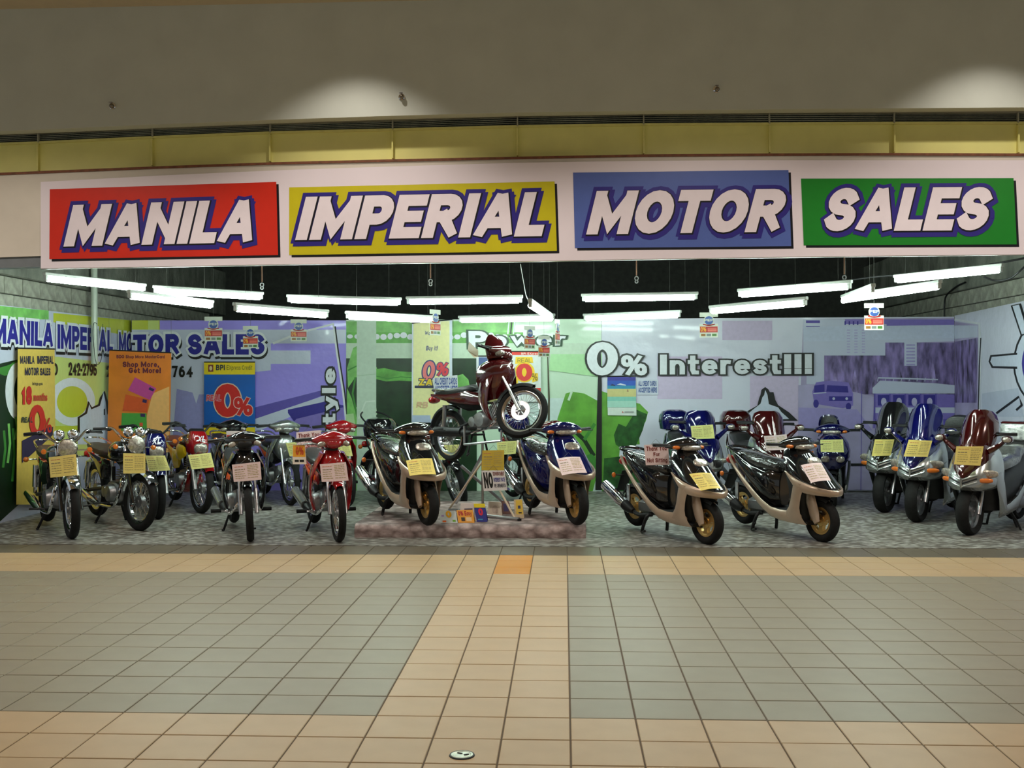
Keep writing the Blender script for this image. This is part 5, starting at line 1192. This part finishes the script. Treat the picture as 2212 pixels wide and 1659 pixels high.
CARDS = [
 ('yellow price card under the leftmost round headlamp', [(105, 988), (164, 981), (167, 1026), (109, 1032)], 10.10, YCARD),
 ('yellow price card on the brown-seated motorcycle', [(266, 979), (314, 980), (314, 1022), (266, 1023)], 10.66, YCARD),
 ('slanted pale yellow price card on the blue-cowled motorcycle', [(314, 984), (356, 984), (368, 1016), (322, 1018)], 11.42, YCARD2),
 ('pale yellow price card under the red headlamp cowl', [(406, 983), (455, 978), (463, 1009), (414, 1014)], 12.0, YCARD2),
 ('pinkish white price card on the front black underbone bike', [(501, 1004), (562, 997), (565, 1036), (505, 1041)], 9.95, PCARD),
 ('yellow price card mostly hidden behind the front black underbone', [(497, 980), (552, 978), (555, 1003), (500, 1005)], 12.85, YCARD2),
 ('pale yellow price card on the silver bike behind an orange tag', [(617, 957), (662, 953), (672, 980), (626, 986)], 12.95, YCARD2),
 ('yellow price card on the rear one of the two red bikes', [(718, 962), (757, 962), (762, 985), (720, 983)], 12.9, YCARD2),
 ('white price card on the front red underbone bike', [(691, 1003), (747, 998), (753, 1038), (695, 1041)], 9.97, PCARD),
 ('yellow price card on the left platform scooter', [(877, 995), (933, 990), (942, 1025), (885, 1028)], 10.07, YCARD, .17),
 ('pale yellow price card seen through the raised rear wheel', [(944, 962), (992, 960), (995, 990), (948, 994)], 12.58, YCARD2),
 ('mustard price card on the post of the display stand', [(1042, 973), (1089, 972), (1089, 1016), (1040, 1016)], 10.92, flat(200, 172, 62)),
 ('pale yellow price card left of the blue platform scooter', [(1073, 954), (1117, 952), (1114, 980), (1075, 983)], 12.6, YCARD2),
 ('glossy white price card on the blue platform scooter', [(1202, 991), (1253, 987), (1268, 1021), (1214, 1027)], 10.08, PCARD, .17),
 ('slanted yellow price card on the scooter with the Thank You sign', [(1489, 1024), (1536, 1022), (1558, 1055), (1514, 1060)], 9.77, YCARD, .17),
 ('slanted white price card on the rightmost champagne scooter', [(1730, 1005), (1774, 1000), (1795, 1038), (1752, 1043)], 9.93, PCARD, .17),
 ('yellow price card on the windscreen of the large blue scooter', [(1492, 920), (1540, 917), (1544, 947), (1495, 948)], 12.40, YCARD2),
 ('glossy whitish price card on the maroon scooter at the back', [(1650, 942), (1699, 938), (1705, 971), (1655, 973)], 12.2, PCARD),
 ('half shining yellow price card on the rounded blue scooter', [(1772, 950), (1821, 949), (1823, 977), (1773, 976)], 12.78, YCARD2),
 ('yellow price card on the large black scooter', [(1890, 949), (1932, 949), (1924, 984), (1883, 985)], 12.25, YCARD),
 ('yellow price card on the tall-screened blue scooter', [(1963, 950), (2014, 952), (2004, 987), (1952, 986)], 11.42, YCARD),
 ('yellow price card on the maroon scooter at the right edge', [(2066, 964), (2125, 964), (2118, 1006), (2061, 1003)], 10.45, YCARD)]
for lab, q, Y, m, *tl in CARDS: card('price_card', lab, 'card', q, Y, m, CG, tilt=tl[0] if tl else 0.0)
RTXT = flat(120, 40, 34)
def thanks(Q, nn, P):
    out = []
    for s_, v0, v1, u0, u1 in (('Thank You', .92, .70, .08, .92), ('For', .62, .44, .36, .62), ('Not Sitting', .34, .13, .08, .92)):
        q = [P(u0, v0), P(u1, v0), P(u1, v1), P(u0, v1)]; out.append(write(None, 'lettering', s_, q, RTXT, nn, .001, .22, gap=.1))
    return out
card('notice_card', 'white Thank You For Not Sitting card on the black champagne scooter', 'sign', [(1391, 961), (1443, 959), (1446, 1004), (1395, 1005)], 10.40, PCARD, None, False, bow=.0005, extra=thanks)
card('notice_card', 'white Thank You card standing behind the front red bike', 'sign', [(640, 934), (693, 929), (694, 972), (641, 974)], 11.45, PCARD, None, False, bow=.0005, extra=thanks)
def notag(Q, nn, P):
    o = [write(None, 'lettering', 'NO', [P(.06, .92), P(.44, .92), P(.44, .14), P(.06, .14)], INK, nn, .001, .26, gap=.1)]
    for s_, v0, v1, m in (('DOWNPAYMENT', .94, .74, RTXT), ('INTEREST RATE', .64, .44, NAVY), ('REQUIREMENTS', .34, .16, flat(50, 50, 70))):
        o.append(write(None, 'lettering', s_, [P(.48, v0), P(.96, v0), P(.96, v1), P(.48, v1)], m, nn, .001, .2, gap=.08))
    return o
card('notice_card', 'white card with a big NO hanging under the mustard price card', 'sign', [(1040, 1017), (1090, 1016), (1096, 1059), (1045, 1061)], 10.86, flat(226, 222, 220), None, False, bow=.0005, extra=notag)
def tag0(Q, nn, P):
    b = B(); b.add([P(.04, .66), P(.96, .66), P(.96, .04), P(.04, .04)], [(0, 1, 2, 3)]); a = obj('red_field', b, flat(214, 60, 40), None, sharp=0)
    return [a, write(None, 'lettering', '0', [P(.32, .6), P(.72, .6), P(.72, .08), P(.32, .08)], NAVY, nn, .002, .3)]
card('notice_card', 'small red card with a blue zero behind the black underbone bike', 'sign', [(489, 931), (519, 931), (519, 956), (489, 956)], 12.9, PCARD, None, False, bow=.0005, extra=tag0)
def tagor(Q, nn, P):
    b = B(); b.add([P(.03, .98), P(.97, .98), P(.97, .38), P(.03, .38)], [(0, 1, 2, 3)]); a = obj('orange_field', b, flat(236, 166, 48), None, sharp=0)
    o = []
    for u0, u1 in ((.16, .46), (.52, .84)): b = B(); b.add([P(u0, .24), P(u1, .24), P(u1, .12), P(u0, .12)], [(0, 1, 2, 3)]); o.append(obj('printed_word', b, INK, None, sharp=0))
    return [a]+o+[write(None, 'lettering', '0%', [P(.25, .92), P(.85, .92), P(.85, .48), P(.25, .48)], flat(200, 80, 40), nn, .002, .24)]
card('hang_tag', 'orange and white tag hanging from the front red bike handlebar', 'tag', [(632, 961), (659, 961), (662, 1003), (632, 1003)], 10.30, flat(228, 220, 206), None, False, bow=.0005, extra=tagor)
q = [onY(1013, 740, 11.7), onY(1034, 756, 11.5)]
tt = thing('folded_card', 'folded white card perched on the raised bike handlebar', 'card', onY(1024, 758, 11.5)); b = B()
A0, A1, A2 = onY(1013, 738, 11.62), onY(1033, 757, 11.5), onY(1033, 771, 11.5); A3 = onY(1010, 757, 11.62); A4 = onY(1024, 773, 11.40)
b.slab([A0, A1, A2, A3], (0, .1, .02), .002); b.slab([A3, A2, A4], (0, .1, .1), .002); o = obj('card_sheet', b, flat(168, 150, 122), None, sharp=0); reparent([o], tt)

# ------------------------------------------------------------------ leaflets on the platform
def leaflet(label, q, Y, m, art, depth=.10):
    z0 = PZ+.002
    B0, B1 = onY(*q[3], Y), onY(*q[2], Y); w = B1-B0; B0.z = z0; B1.z = z0
    T0, T1 = onY(*q[0], Y+depth*.5), onY(*q[1], Y+depth*.5)
    r = thing('folded_leaflet', label, 'leaflet', (B0+B1)/2, 0, 'leaflets standing on the platform')
    nn = (B1-B0).cross(T0-B0).normalized()
    if nn.y > 0: nn = -nn
    b = B(); b.slab([T0, T1, B1, B0], -nn, .002); C0, C1 = B0+Vector((0, depth, 0)), B1+Vector((0, depth, 0)); b.slab([T0, T1, C1, C0], -nn, .002)
    ps = [obj('folded_sheet', b, m, None, sharp=0)]; Q = [T0, T1, B1, B0]
    def P(u, v): return quadmap(Q, u, v)+nn*.001
    for kind, col, u0, v0, u1, v1 in art:
        mm = flat(*col)
        if kind == 'r': b = B(); b.add([P(u0, v1), P(u1, v1), P(u1, v0), P(u0, v0)], [(0, 1, 2, 3)]); ps.append(obj('printed_field', b, mm, None, sharp=0))
        else: ps.append(write(None, 'lettering', kind, [P(u0, v1), P(u1, v1), P(u1, v0), P(u0, v0)], mm, nn, .0015, .25))
    reparent(ps, r)
leaflet('white leaflet with a big yellow zero at the platform edge', [(948, 1103), (984, 1103), (989, 1131), (952, 1134)], 10.46, flat(206, 216, 214), [('0', (232, 170, 20), .38, .42, .72, .98), ('r', (230, 110, 40), .12, .06, .34, .2), ('r', (110, 170, 40), .72, .1, .9, .26), ('r', (170, 150, 200), .1, .5, .26, .64)])
leaflet('orange leaflet with red lettering at the platform edge', [(986, 1102), (1021, 1101), (1025, 1129), (990, 1131)], 10.48, flat(232, 160, 44), [('0% Easy', (180, 40, 24), .08, .55, .9, .92), ('r', (60, 40, 20), .22, .12, .45, .42), ('r', (236, 200, 150), .52, .12, .85, .42)])
leaflet('white leaflet standing behind the orange one', [(995, 1087), (1023, 1086), (1025, 1125), (993, 1127)], 10.75, flat(214, 200, 196), [('r', (40, 36, 70), .3, .58, .9, .66)])
leaflet('blue and yellow leaflet with a red ring', [(1023, 1088), (1047, 1088), (1053, 1123), (1030, 1126)], 10.56, flat(44, 52, 140), [('r', (226, 206, 30), 0, .78, 1, 1), ('0', (216, 40, 70), .3, .34, .72, .74), ('r', (60, 150, 190), .15, .1, .6, .16)])
leaflet('beige leaflet with a faint circle beside the stand leg', [(1055, 1083), (1082, 1085), (1085, 1110), (1053, 1111)], 11.0, flat(206, 188, 170), [('0', (186, 164, 150), .3, .2, .75, .75)])
leaflet('brown and purple leaflet behind the stand leg', [(1083, 1082), (1099, 1082), (1105, 1111), (1085, 1112)], 11.17, flat(120, 80, 76), [('r', (70, 60, 110), .2, .2, .75, .8)])
leaflet('yellow tent leaflet nearest the blue scooter', [(1110, 1079), (1128, 1078), (1132, 1115), (1112, 1115)], 10.85, flat(210, 186, 150), [('r', (226, 190, 70), .2, .2, .95, .95), ('r', (60, 60, 90), .42, .5, .72, .66), ('r', (60, 50, 40), .45, .24, .8, .32)])

# ------------------------------------------------------------------ posters in front of the banners
def poster(name, label, q, pl, nrm, m, arts, off=.05, rod=True, group=None, hang=False):
    pl2 = (pl[0], pl[1]-off if pl[0] == 'Y' else (pl[1]+off if pl[1] < 0 else pl[1]-off))
    Q = pxquad(q, pl2); r = thing(name, label, 'poster', (Q[2]+Q[3])/2, 0, group); ps = []; nv = Vector(nrm)
    b = B(); b.slab(Q, -nv, .004); ps.append(obj('poster_sheet', b, m, None, sharp=0))
    if rod: b = B(); b.tube([Q[0]+Vector((0, 0, .005)), Q[1]+Vector((0, 0, .005))], .009, 7); ps.append(obj('top_rod', b, DARKG, None))
    if hang:
        for q_ in Q[:2]: b = B(); b.tube([q_, (q_.x, q_.y, 5.195)], .0016, 4); ps.append(obj('string', b, HANG, None))
    k = 1
    def P(x, y): return onP(x, y, pl2)
    for a in arts:
        k += 1; lf = .001+.0008*k
        if a[0] == 'r': ps.append(ink(None, 'printed_field', [P(a[2], a[3]), P(a[4], a[3]), P(a[4], a[5]), P(a[2], a[5])], flat(*a[1]), nv, lf))
        elif a[0] == 'p': ps.append(ink(None, 'printed_shape', [P(x, y) for x, y in a[2]], a[1] if not isinstance(a[1], tuple) else flat(*a[1]), nv, lf))
        elif a[0] == 'c': ps.append(ink(None, 'printed_disc', [P(a[2]+a[4]*math.cos(2*math.pi*i/28), a[3]+a[5]*math.sin(2*math.pi*i/28)) for i in range(28)], flat(*a[1]), nv, lf))
        else:
            _, s_, col, x0, y0, x1, y1 = a[:7]; o = a[7] if len(a) > 7 else {}
            qq = [P(x0, y0), P(x1, y0), P(x1, y1), P(x0, y1)]
            if 'ol' in o: k += 1; ps.append(write(None, 'letter_outline', s_, qq, flat(*o['ol']), nv, lf, o.get('t', .22), o.get('g', .08), o.get('sh', 0))); lf += .0008
            ps.append(write(None, 'lettering', s_, qq, flat(*col), nv, lf+.0006, o.get('t', .22), 0, o.get('sh', 0)))
    reparent(ps, r); return r
poster('hanging_poster', 'tall yellow poster offering 18 months real 0% on the left wall', [(39, 753), (118, 755), (121, 1090), (36, 1090)], PL, NL, flat(214, 184, 86), [
    ('t', 'MANILA', (36, 44, 70), 43, 769, 74, 786), ('t', 'IMPERIAL', (36, 44, 70), 80, 769, 115, 786), ('t', 'MOTOR', (36, 44, 70), 53, 794, 83, 811), ('t', 'SALES', (36, 44, 70), 86, 795, 108, 811),
    ('t', 'brings you', (60, 60, 60), 69, 825, 91, 832), ('t', '18', (190, 36, 30), 45, 834, 68, 874, {'t': .26}), ('t', 'months', (200, 60, 50), 71, 849, 101, 866), ('t', '0', (200, 44, 34), 62, 874, 96, 945, {'t': .22}), ('t', 'REAL', (40, 60, 50), 44, 901, 70, 913, {'sh': .2}),
    ('t', '%', (200, 44, 34), 88, 902, 110, 935, {'t': .15}), ('p', (44, 40, 70), [(46, 952), (100, 924), (113, 922), (112, 940), (46, 1000)])], .06)
poster('hanging_poster', 'orange Shop More, Get More poster with three bank cards', [(236, 757), (370, 763), (366, 1000), (231, 1000)], ('Y', 13.9), NY, mat('orange_poster', rgb(226, 128, 44), .4, noise=.14, scale=3), [
    ('t', 'BDO Shop More MasterCard', (110, 44, 60), 252, 767, 356, 774), ('t', 'Shop More,', (104, 34, 58), 265, 781, 344, 793, {'t': .25}), ('t', 'Get More!', (104, 34, 58), 278, 794, 348, 806, {'t': .25}),
    ('p', (236, 178, 110), [(330, 850), (366, 835), (366, 1000), (318, 1000), (317, 900)]),
    ('p', (196, 70, 150), [(292, 815), (338, 839), (324, 864), (277, 843)]), ('p', (50, 34, 90), [(324, 836), (334, 841), (331, 846), (321, 841)]), ('p', (216, 86, 40), [(272, 852), (322, 863), (318, 891), (265, 887)]), ('p', (50, 34, 90), [(309, 862), (318, 864), (317, 871), (308, 869)]),
    ('p', (76, 160, 66), [(264, 892), (317, 893), (318, 936), (262, 930)]), ('p', (50, 34, 90), [(304, 893), (314, 894), (314, 901), (304, 900)]), ('p', (230, 90, 60), [(302, 913), (309, 913), (309, 921), (302, 921)])], .0, hang=True)
poster('hanging_poster', 'blue poster with a red real 0% between yellow bands', [(441, 783), (551, 783), (551, 940), (441, 940)], PB, NY, mat('blue_poster', rgb(16, 96, 184), .3, noise=.10, scale=2), [
    ('r', (236, 208, 20), 441, 783, 551, 809), ('r', (236, 208, 20), 441, 923, 551, 940), ('r', (130, 50, 40), 450, 788, 461, 803), ('c', (230, 210, 160), 455.5, 795.5, 3.2, 5), ('t', 'BPI', (40, 50, 60), 467, 788, 486, 800), ('t', 'Express Credit', (110, 110, 40), 490, 789, 545, 799, {'t': .16}),
    ('t', '0', (204, 34, 28), 463, 829, 521, 901, {'t': .25, 'ol': (226, 196, 170), 'g': .03}), ('t', '%', (204, 34, 28), 506, 858, 546, 898, {'t': .2, 'ol': (226, 196, 190), 'g': .04}), ('t', 'REAL', (204, 70, 80), 446, 853, 479, 866, {'ol': (220, 180, 190), 'g': .06, 'sh': .12})])
poster('hanging_poster', 'tall cream Buy it! 0% poster with white edges', [(890, 699), (977, 691), (977, 912), (889, 914)], PB, NY, flat(214, 222, 236), [
    ('p', (234, 230, 168), [(893, 699), (971, 693), (971, 905), (892, 905)]), ('t', 'Want it?', (90, 96, 130), 917, 715, 948, 724, {'sh': .2}), ('t', 'Buy it!', (70, 76, 120), 920, 747, 946, 757, {'sh': .2}),
    ('t', '0', (226, 120, 120), 911, 780, 942, 822, {'t': .20, 'sh': .12, 'ol': (60, 66, 120), 'g': .07}), ('t', '%', (214, 60, 70), 940, 783, 972, 812, {'t': .2, 'sh': .2, 'ol': (66, 70, 120), 'g': .06}),
    ('t', 'ZA', (230, 196, 40), 904, 818, 936, 833, {'t': .26, 'sh': .1, 'ol': (50, 54, 96), 'g': .09}), ('r', (46, 50, 84), 896, 833, 937, 838), ('t', 'RB', (214, 176, 140), 899, 868, 926, 881, {'t': .2, 'sh': .15}), ('r', (176, 190, 216), 890, 897, 930, 912)])
poster('notice_sheet', 'white sheet reading All Credit Cards Accepted Here behind the raised seat', [(935, 817), (988, 810), (990, 850), (938, 853)], ('Y', YB-.08), NY, flat(214, 216, 222), [
    ('t', 'ALL CREDIT CARDS', (60, 80, 150), 939, 816, 987, 831), ('t', 'ACCEPTED HERE', (60, 80, 150), 940, 833, 988, 848)], .02, False)
poster('hanging_poster', 'white poster with a red zero in a yellow blot, right of the raised bike', [(1099, 760), (1168, 760), (1169, 868), (1099, 868)], PB, NY, flat(220, 226, 224), [
    ('r', (216, 56, 44), 1099, 760, 1168, 767), ('t', 'BPI Express', (236, 210, 200), 1126, 761.5, 1165, 766), ('r', (216, 56, 44), 1100, 838, 1168, 841), ('r', (216, 56, 44), 1150, 838, 1168, 847), ('r', (230, 150, 60), 1160, 848, 1168, 854),
    ('c', (240, 200, 50), 1133, 804, 22, 22), ('p', (240, 200, 50), [(1114, 771), (1150, 771), (1152, 784), (1113, 786)]), ('p', (240, 200, 50), [(1148, 806), (1162, 806), (1162, 822), (1150, 826)]), ('p', (240, 200, 50), [(1110, 818), (1119, 818), (1119, 828), (1110, 828)]),
    ('t', '0', (214, 58, 56), 1115, 785, 1150, 823, {'t': .24}), ('t', 'REAL', (110, 110, 60), 1118, 774, 1148, 783, {'t': .12}), ('t', '%', (130, 110, 40), 1149, 806, 1161, 822, {'t': .12}), ('t', 'AVAILABLE HERE', (90, 96, 90), 1109, 830, 1158, 835, {'t': .14})])
poster('hanging_poster', 'white poster with blue squares mostly behind the raised bike cowl', [(1029, 770), (1098, 770), (1098, 866), (1029, 866)], PB, NY, flat(214, 220, 224), [
    ('r', (70, 90, 140), 1034, 772, 1058, 796), ('r', (60, 86, 146), 1076, 780, 1093, 794), ('r', (60, 86, 146), 1034, 804, 1050, 824), ('p', (220, 226, 232), [(1079, 791), (1090, 781), (1092, 783), (1082, 793)])], .02)
poster('wall_calendar', 'beach picture calendar hanging under the big zero', [(1311, 814), (1373, 813), (1375, 898), (1313, 897)], PB, NY, flat(214, 224, 216), [
    ('r', (60, 56, 150), 1312, 814, 1373, 822), ('r', (40, 84, 180), 1312, 822, 1373, 833), ('r', (50, 140, 176), 1312, 833, 1373, 840), ('r', (204, 196, 132), 1312, 840, 1374, 857), ('r', (130, 196, 180), 1312, 857, 1374, 866), ('r', (166, 212, 196), 1312, 866, 1374, 880),
    ('p', (40, 50, 90), [(1318, 833), (1322, 829), (1327, 831), (1330, 834)]), ('p', (214, 220, 230), [(1332, 831), (1340, 828), (1352, 831), (1352, 833)]), ('p', (150, 110, 90), [(1354, 846), (1356, 840), (1358, 846)]), ('p', (200, 60, 50), [(1343, 891), (1345, 888), (1347, 891)]), ('r', (150, 156, 152), 1349, 888.5, 1369, 891)], .02)
poster('notice_sheet', 'clear sheet with blue All Credit Cards lettering beside the calendar', [(1376, 820), (1422, 820), (1422, 853), (1376, 853)], PB, NY, flat(206, 210, 224), [
    ('t', 'ALL CREDIT CARDS', (56, 84, 150), 1379, 823, 1418, 834), ('t', 'ACCEPTED HERE', (56, 84, 150), 1379, 837, 1419, 848)], .012, False)

# ------------------------------------------------------------------ hanging credit mobiles
MWH = flat(176, 180, 166); MBL = flat(34, 66, 130); MRD = flat(150, 22, 20)
def mobile(label, x, ytop, ybot, Y, rz):
    t, bt = onY(x, ytop, Y), onY(x, ybot, Y); hgt = t.z-bt.z; w = .25*hgt/.345
    r = thing('hanging_tag', label, 'tag', t, R_(rz), 'credit tags hung from the ceiling')
    def fieldq(nm, u0, v0, u1, v1, m, y=0.0, th=.004):
        b = B(); b.box(((u0+u1)/2*w, y, -(v0+v1)/2*hgt), ((u1-u0)*w, th, (v1-v0)*hgt)); return obj(nm, b, m, r, sharp=0)
    fieldq('header_strip', -.5, 0, .5, .18, MWH); fieldq('tag_card', -.5, .46, .5, 1, MWH)
    b = B(); b.lathe([(0, -.004), (.115*hgt*1.75, -.004), (.115*hgt*1.75, .003), (0, .003)], (0, -.003, -.32*hgt), 'y', 28); ds = obj('disc', b, MWH, r)
    b = B(); b.lathe([(0, -.0075), (.097*hgt*1.75, -.0075), (.097*hgt*1.75, .0045), (0, .0045)], (0, -.003, -.32*hgt), 'y', 28); obj('blue_disc', b, MBL, ds)
    for sg in (-1, 1):
        q = [Vector((-sg*.30*w*.8, sg*.0+(-.0125 if sg > 0 else .004), -.26*hgt)), Vector((sg*.30*w*.8, (-.0125 if sg > 0 else .004), -.26*hgt)), Vector((sg*.30*w*.8, (-.0125 if sg > 0 else .004), -.36*hgt)), Vector((-sg*.30*w*.8, (-.0125 if sg > 0 else .004), -.36*hgt))]
        write(r, 'lettering', 'PEP', q, MWH, (0, -sg, 0), .001, .2)
    b = B(); b.tube([(-.32*w, -.006, -.47*hgt), (0, -.007, -.515*hgt), (.32*w, -.006, -.47*hgt)], .007, 6, smooth=4); obj('red_arc', b, MRD, r)
    fieldq('red_band', -.48, .56, .48, .80, MRD, 0, .007)
    write(r, 'lettering', '0%', [Vector((-.44*w, -.004, -.58*hgt)), Vector((-.14*w, -.004, -.58*hgt)), Vector((-.14*w, -.004, -.77*hgt)), Vector((-.44*w, -.004, -.77*hgt))], flat(200, 140, 30), (0, -1, 0), .001, .2)
    for i_, (v0, v1) in enumerate(((.62, .655), (.675, .76))): fieldq('printed_line', -.06, v0, .42, v1, flat(190, 92, 78), 0, .0085)
    for u, m in ((-.30, flat(120, 80, 26)), (0, flat(96, 104, 104)), (.30, flat(60, 100, 36))): fieldq('colour_chip', u-.12, .85, u+.12, .95, m, 0, .006)
    b = B(); b.tube([(0, 0, 0), (0, 0, 5.195-t.z)], .0016, 4); obj('string', b, HANG, r)
mobile('hanging credit tag in front of the letters SA, leftmost', 461, 684, 737, 13.6, 4)
mobile('hanging credit tag in front of the letters ES', 541, 704, 752, 13.3, -8)
mobile('hanging credit tag on the plain lavender print', 645, 690, 737, 14.2, 14)
mobile('half-turned credit tag beside the cream poster top', 940, 669, 724, 12.6, 62)
mobile('narrow turned credit tag before the w of Power', 1144, 704, 754, 13.2, 52)
mobile('credit tag before the e of Power, above the red poster', 1175, 725, 771, 13.4, 44)
mobile('edge-on credit tag beside the r of Power', 1204, 690, 745, 12.8, 76)
mobile('hanging credit tag high over the word Interest', 1531, 675, 729, 12.6, -4)
mobile('rightmost hanging credit tag before the street photo', 1888, 655, 713, 11.9, 2)

# ------------------------------------------------------------------ small fittings
pt0 = onX(203, 560, XL+.12); pt1 = onX(204, 786, XL+.12)
b = B(); b.tube([(pt0.x, pt0.y, pt1.z), (pt0.x, pt0.y, 3.4)], .042, 14); tag(obj('conduit_pipe', b, mat('pale_conduit_plastic', rgb(190, 200, 186), .3), None), 'pale vertical pipe on the left block wall over the banner', 'pipe')
def cable(label, pts, r, m, name='electric_cable'):
    b = B(); b.tube(pts, r, 7, smooth=5); tag(obj(name, b, m, None), label, 'cable')
cable('thick black cable sagging along the right block wall', [onY(2300, 540, 11.0), onY(2212, 558, 11.1), onY(2100, 578, 11.3), onY(1990, 592, 11.7), onY(1900, 597, 12), onY(1830, 606, 12.3), onY(1760, 612, 12.6)], .011, BLACKP)
cable('short black cable loop at the right end of a tube', [onY(2125, 598, 11.1), onY(2150, 606, 11.1), onY(2180, 602, 11.0), onY(2200, 588, 10.9), onY(2230, 560, 10.9)], .010, BLACKP)
cable('black cable bending down the right block wall corner', [onX(2085, 610, XR-.08), onX(2068, 618, XR-.08), onX(2050, 632, XR-.08), onX(2041, 648, XR-.08), onX(2040, 684, XR-.08)], .012, BLACKP)
cable('white twisted lead feeding the inward tube light', [onY(1124, 570, 10.6), onY(1131, 610, 10.8), onY(1137, 640, 11.0), onY(1146, 655, 11.2)], .004, BATT)
cable('thin pale cord hanging before the left pipe', [onX(210, 700, XL+.2), onX(203, 698, XL+.2), onX(201, 725, XL+.2), onX(208, 785, XL+.2), onX(220, 770, XL+.2), onX(222, 700, XL+.2)], .004, DARKG)
for x, y1, nm in ((566, 620, 'above the lavender banner'), (930, 612, 'over the cream poster'), (1375, 606, 'over the words 0% Interest'), (1824, 604, 'over the street photo')):
    p = onY(x, y1, 12.4); b = B(); b.tube([p+Vector((0, 0, .06)), (p.x, p.y, 5.195)], .008, 7); rt = thing('hanger_rod', 'rusty ceiling hanger rod '+nm, 'rod', p)
    o1 = obj('rod', b, mat('rusty_rod', rgb(110, 76, 58), .7), None); b = B(); b.lathe([(.016, -.006), (.026, -.006), (.026, .006), (.016, .006)], (p.x, p.y, p.z+.026), 'y', 14, closed=True); b.lathe([(.012, -.006), (.022, -.006), (.022, .006), (.012, .006)], (p.x, p.y, p.z-.012), 'y', 14, closed=True); o2 = obj('hook_ring', b, STEEL, None)
    reparent([o1, o2], rt)
for x, y, lab in ((244, 230, 'sprinkler knob on the grey bulkhead, left one'), (868, 210, 'sprinkler knob on the bulkhead inside the pool of light'), (1547, 194, 'sprinkler knob on the grey bulkhead, right one')):
    p = onY(x, y, YW); r = thing('sprinkler_head', lab, 'sprinkler', p)
    b = B(); b.lathe([(0, 0), (.032, 0), (.030, -.012), (.016, -.018), (0, -.018)], (0, 0, 0), 'y', 20); obj('wall_plate', b, CHROME, r)
    b = B(); b.ell((.004, -.038, -.004), (.022, .024, .024), 14, 8); obj('head', b, mat('dark_chrome', (.25, .22, .18), .2, 1.0), r)
    b = B(); b.box((0, -.05, .026), (.034, .03, .004), ch=.001); obj('deflector', b, STEEL, r)
p = onZ(998, 1632); r = thing('floor_cleanout', 'round metal floor cap set in a beige tile', 'floor cap', (p.x, p.y, 0))
b = B(); b.lathe([(0, .004), (.036, .004), (.038, .006), (.046, .005), (.049, .0005), (.049, -.004)], (0, 0, 0), 'z', 32); obj('cap', b, mat('worn_brass_steel', (.55, .58, .50), .3, .9, noise=.25, scale=30), r)
b = B(); b.lathe([(.046, .0055), (.052, .0045), (.054, .0005)], (0, 0, 0), 'z', 32); obj('rim', b, DARKG, r)
for a in (0, 2.2): 
    b = B(); b.box((.018*math.cos(a), .018*math.sin(a), .0055), (.022, .006, .002), rot=Matrix.Rotation(a+.5, 3, 'Z')); obj('slot', b, DARKG, r)
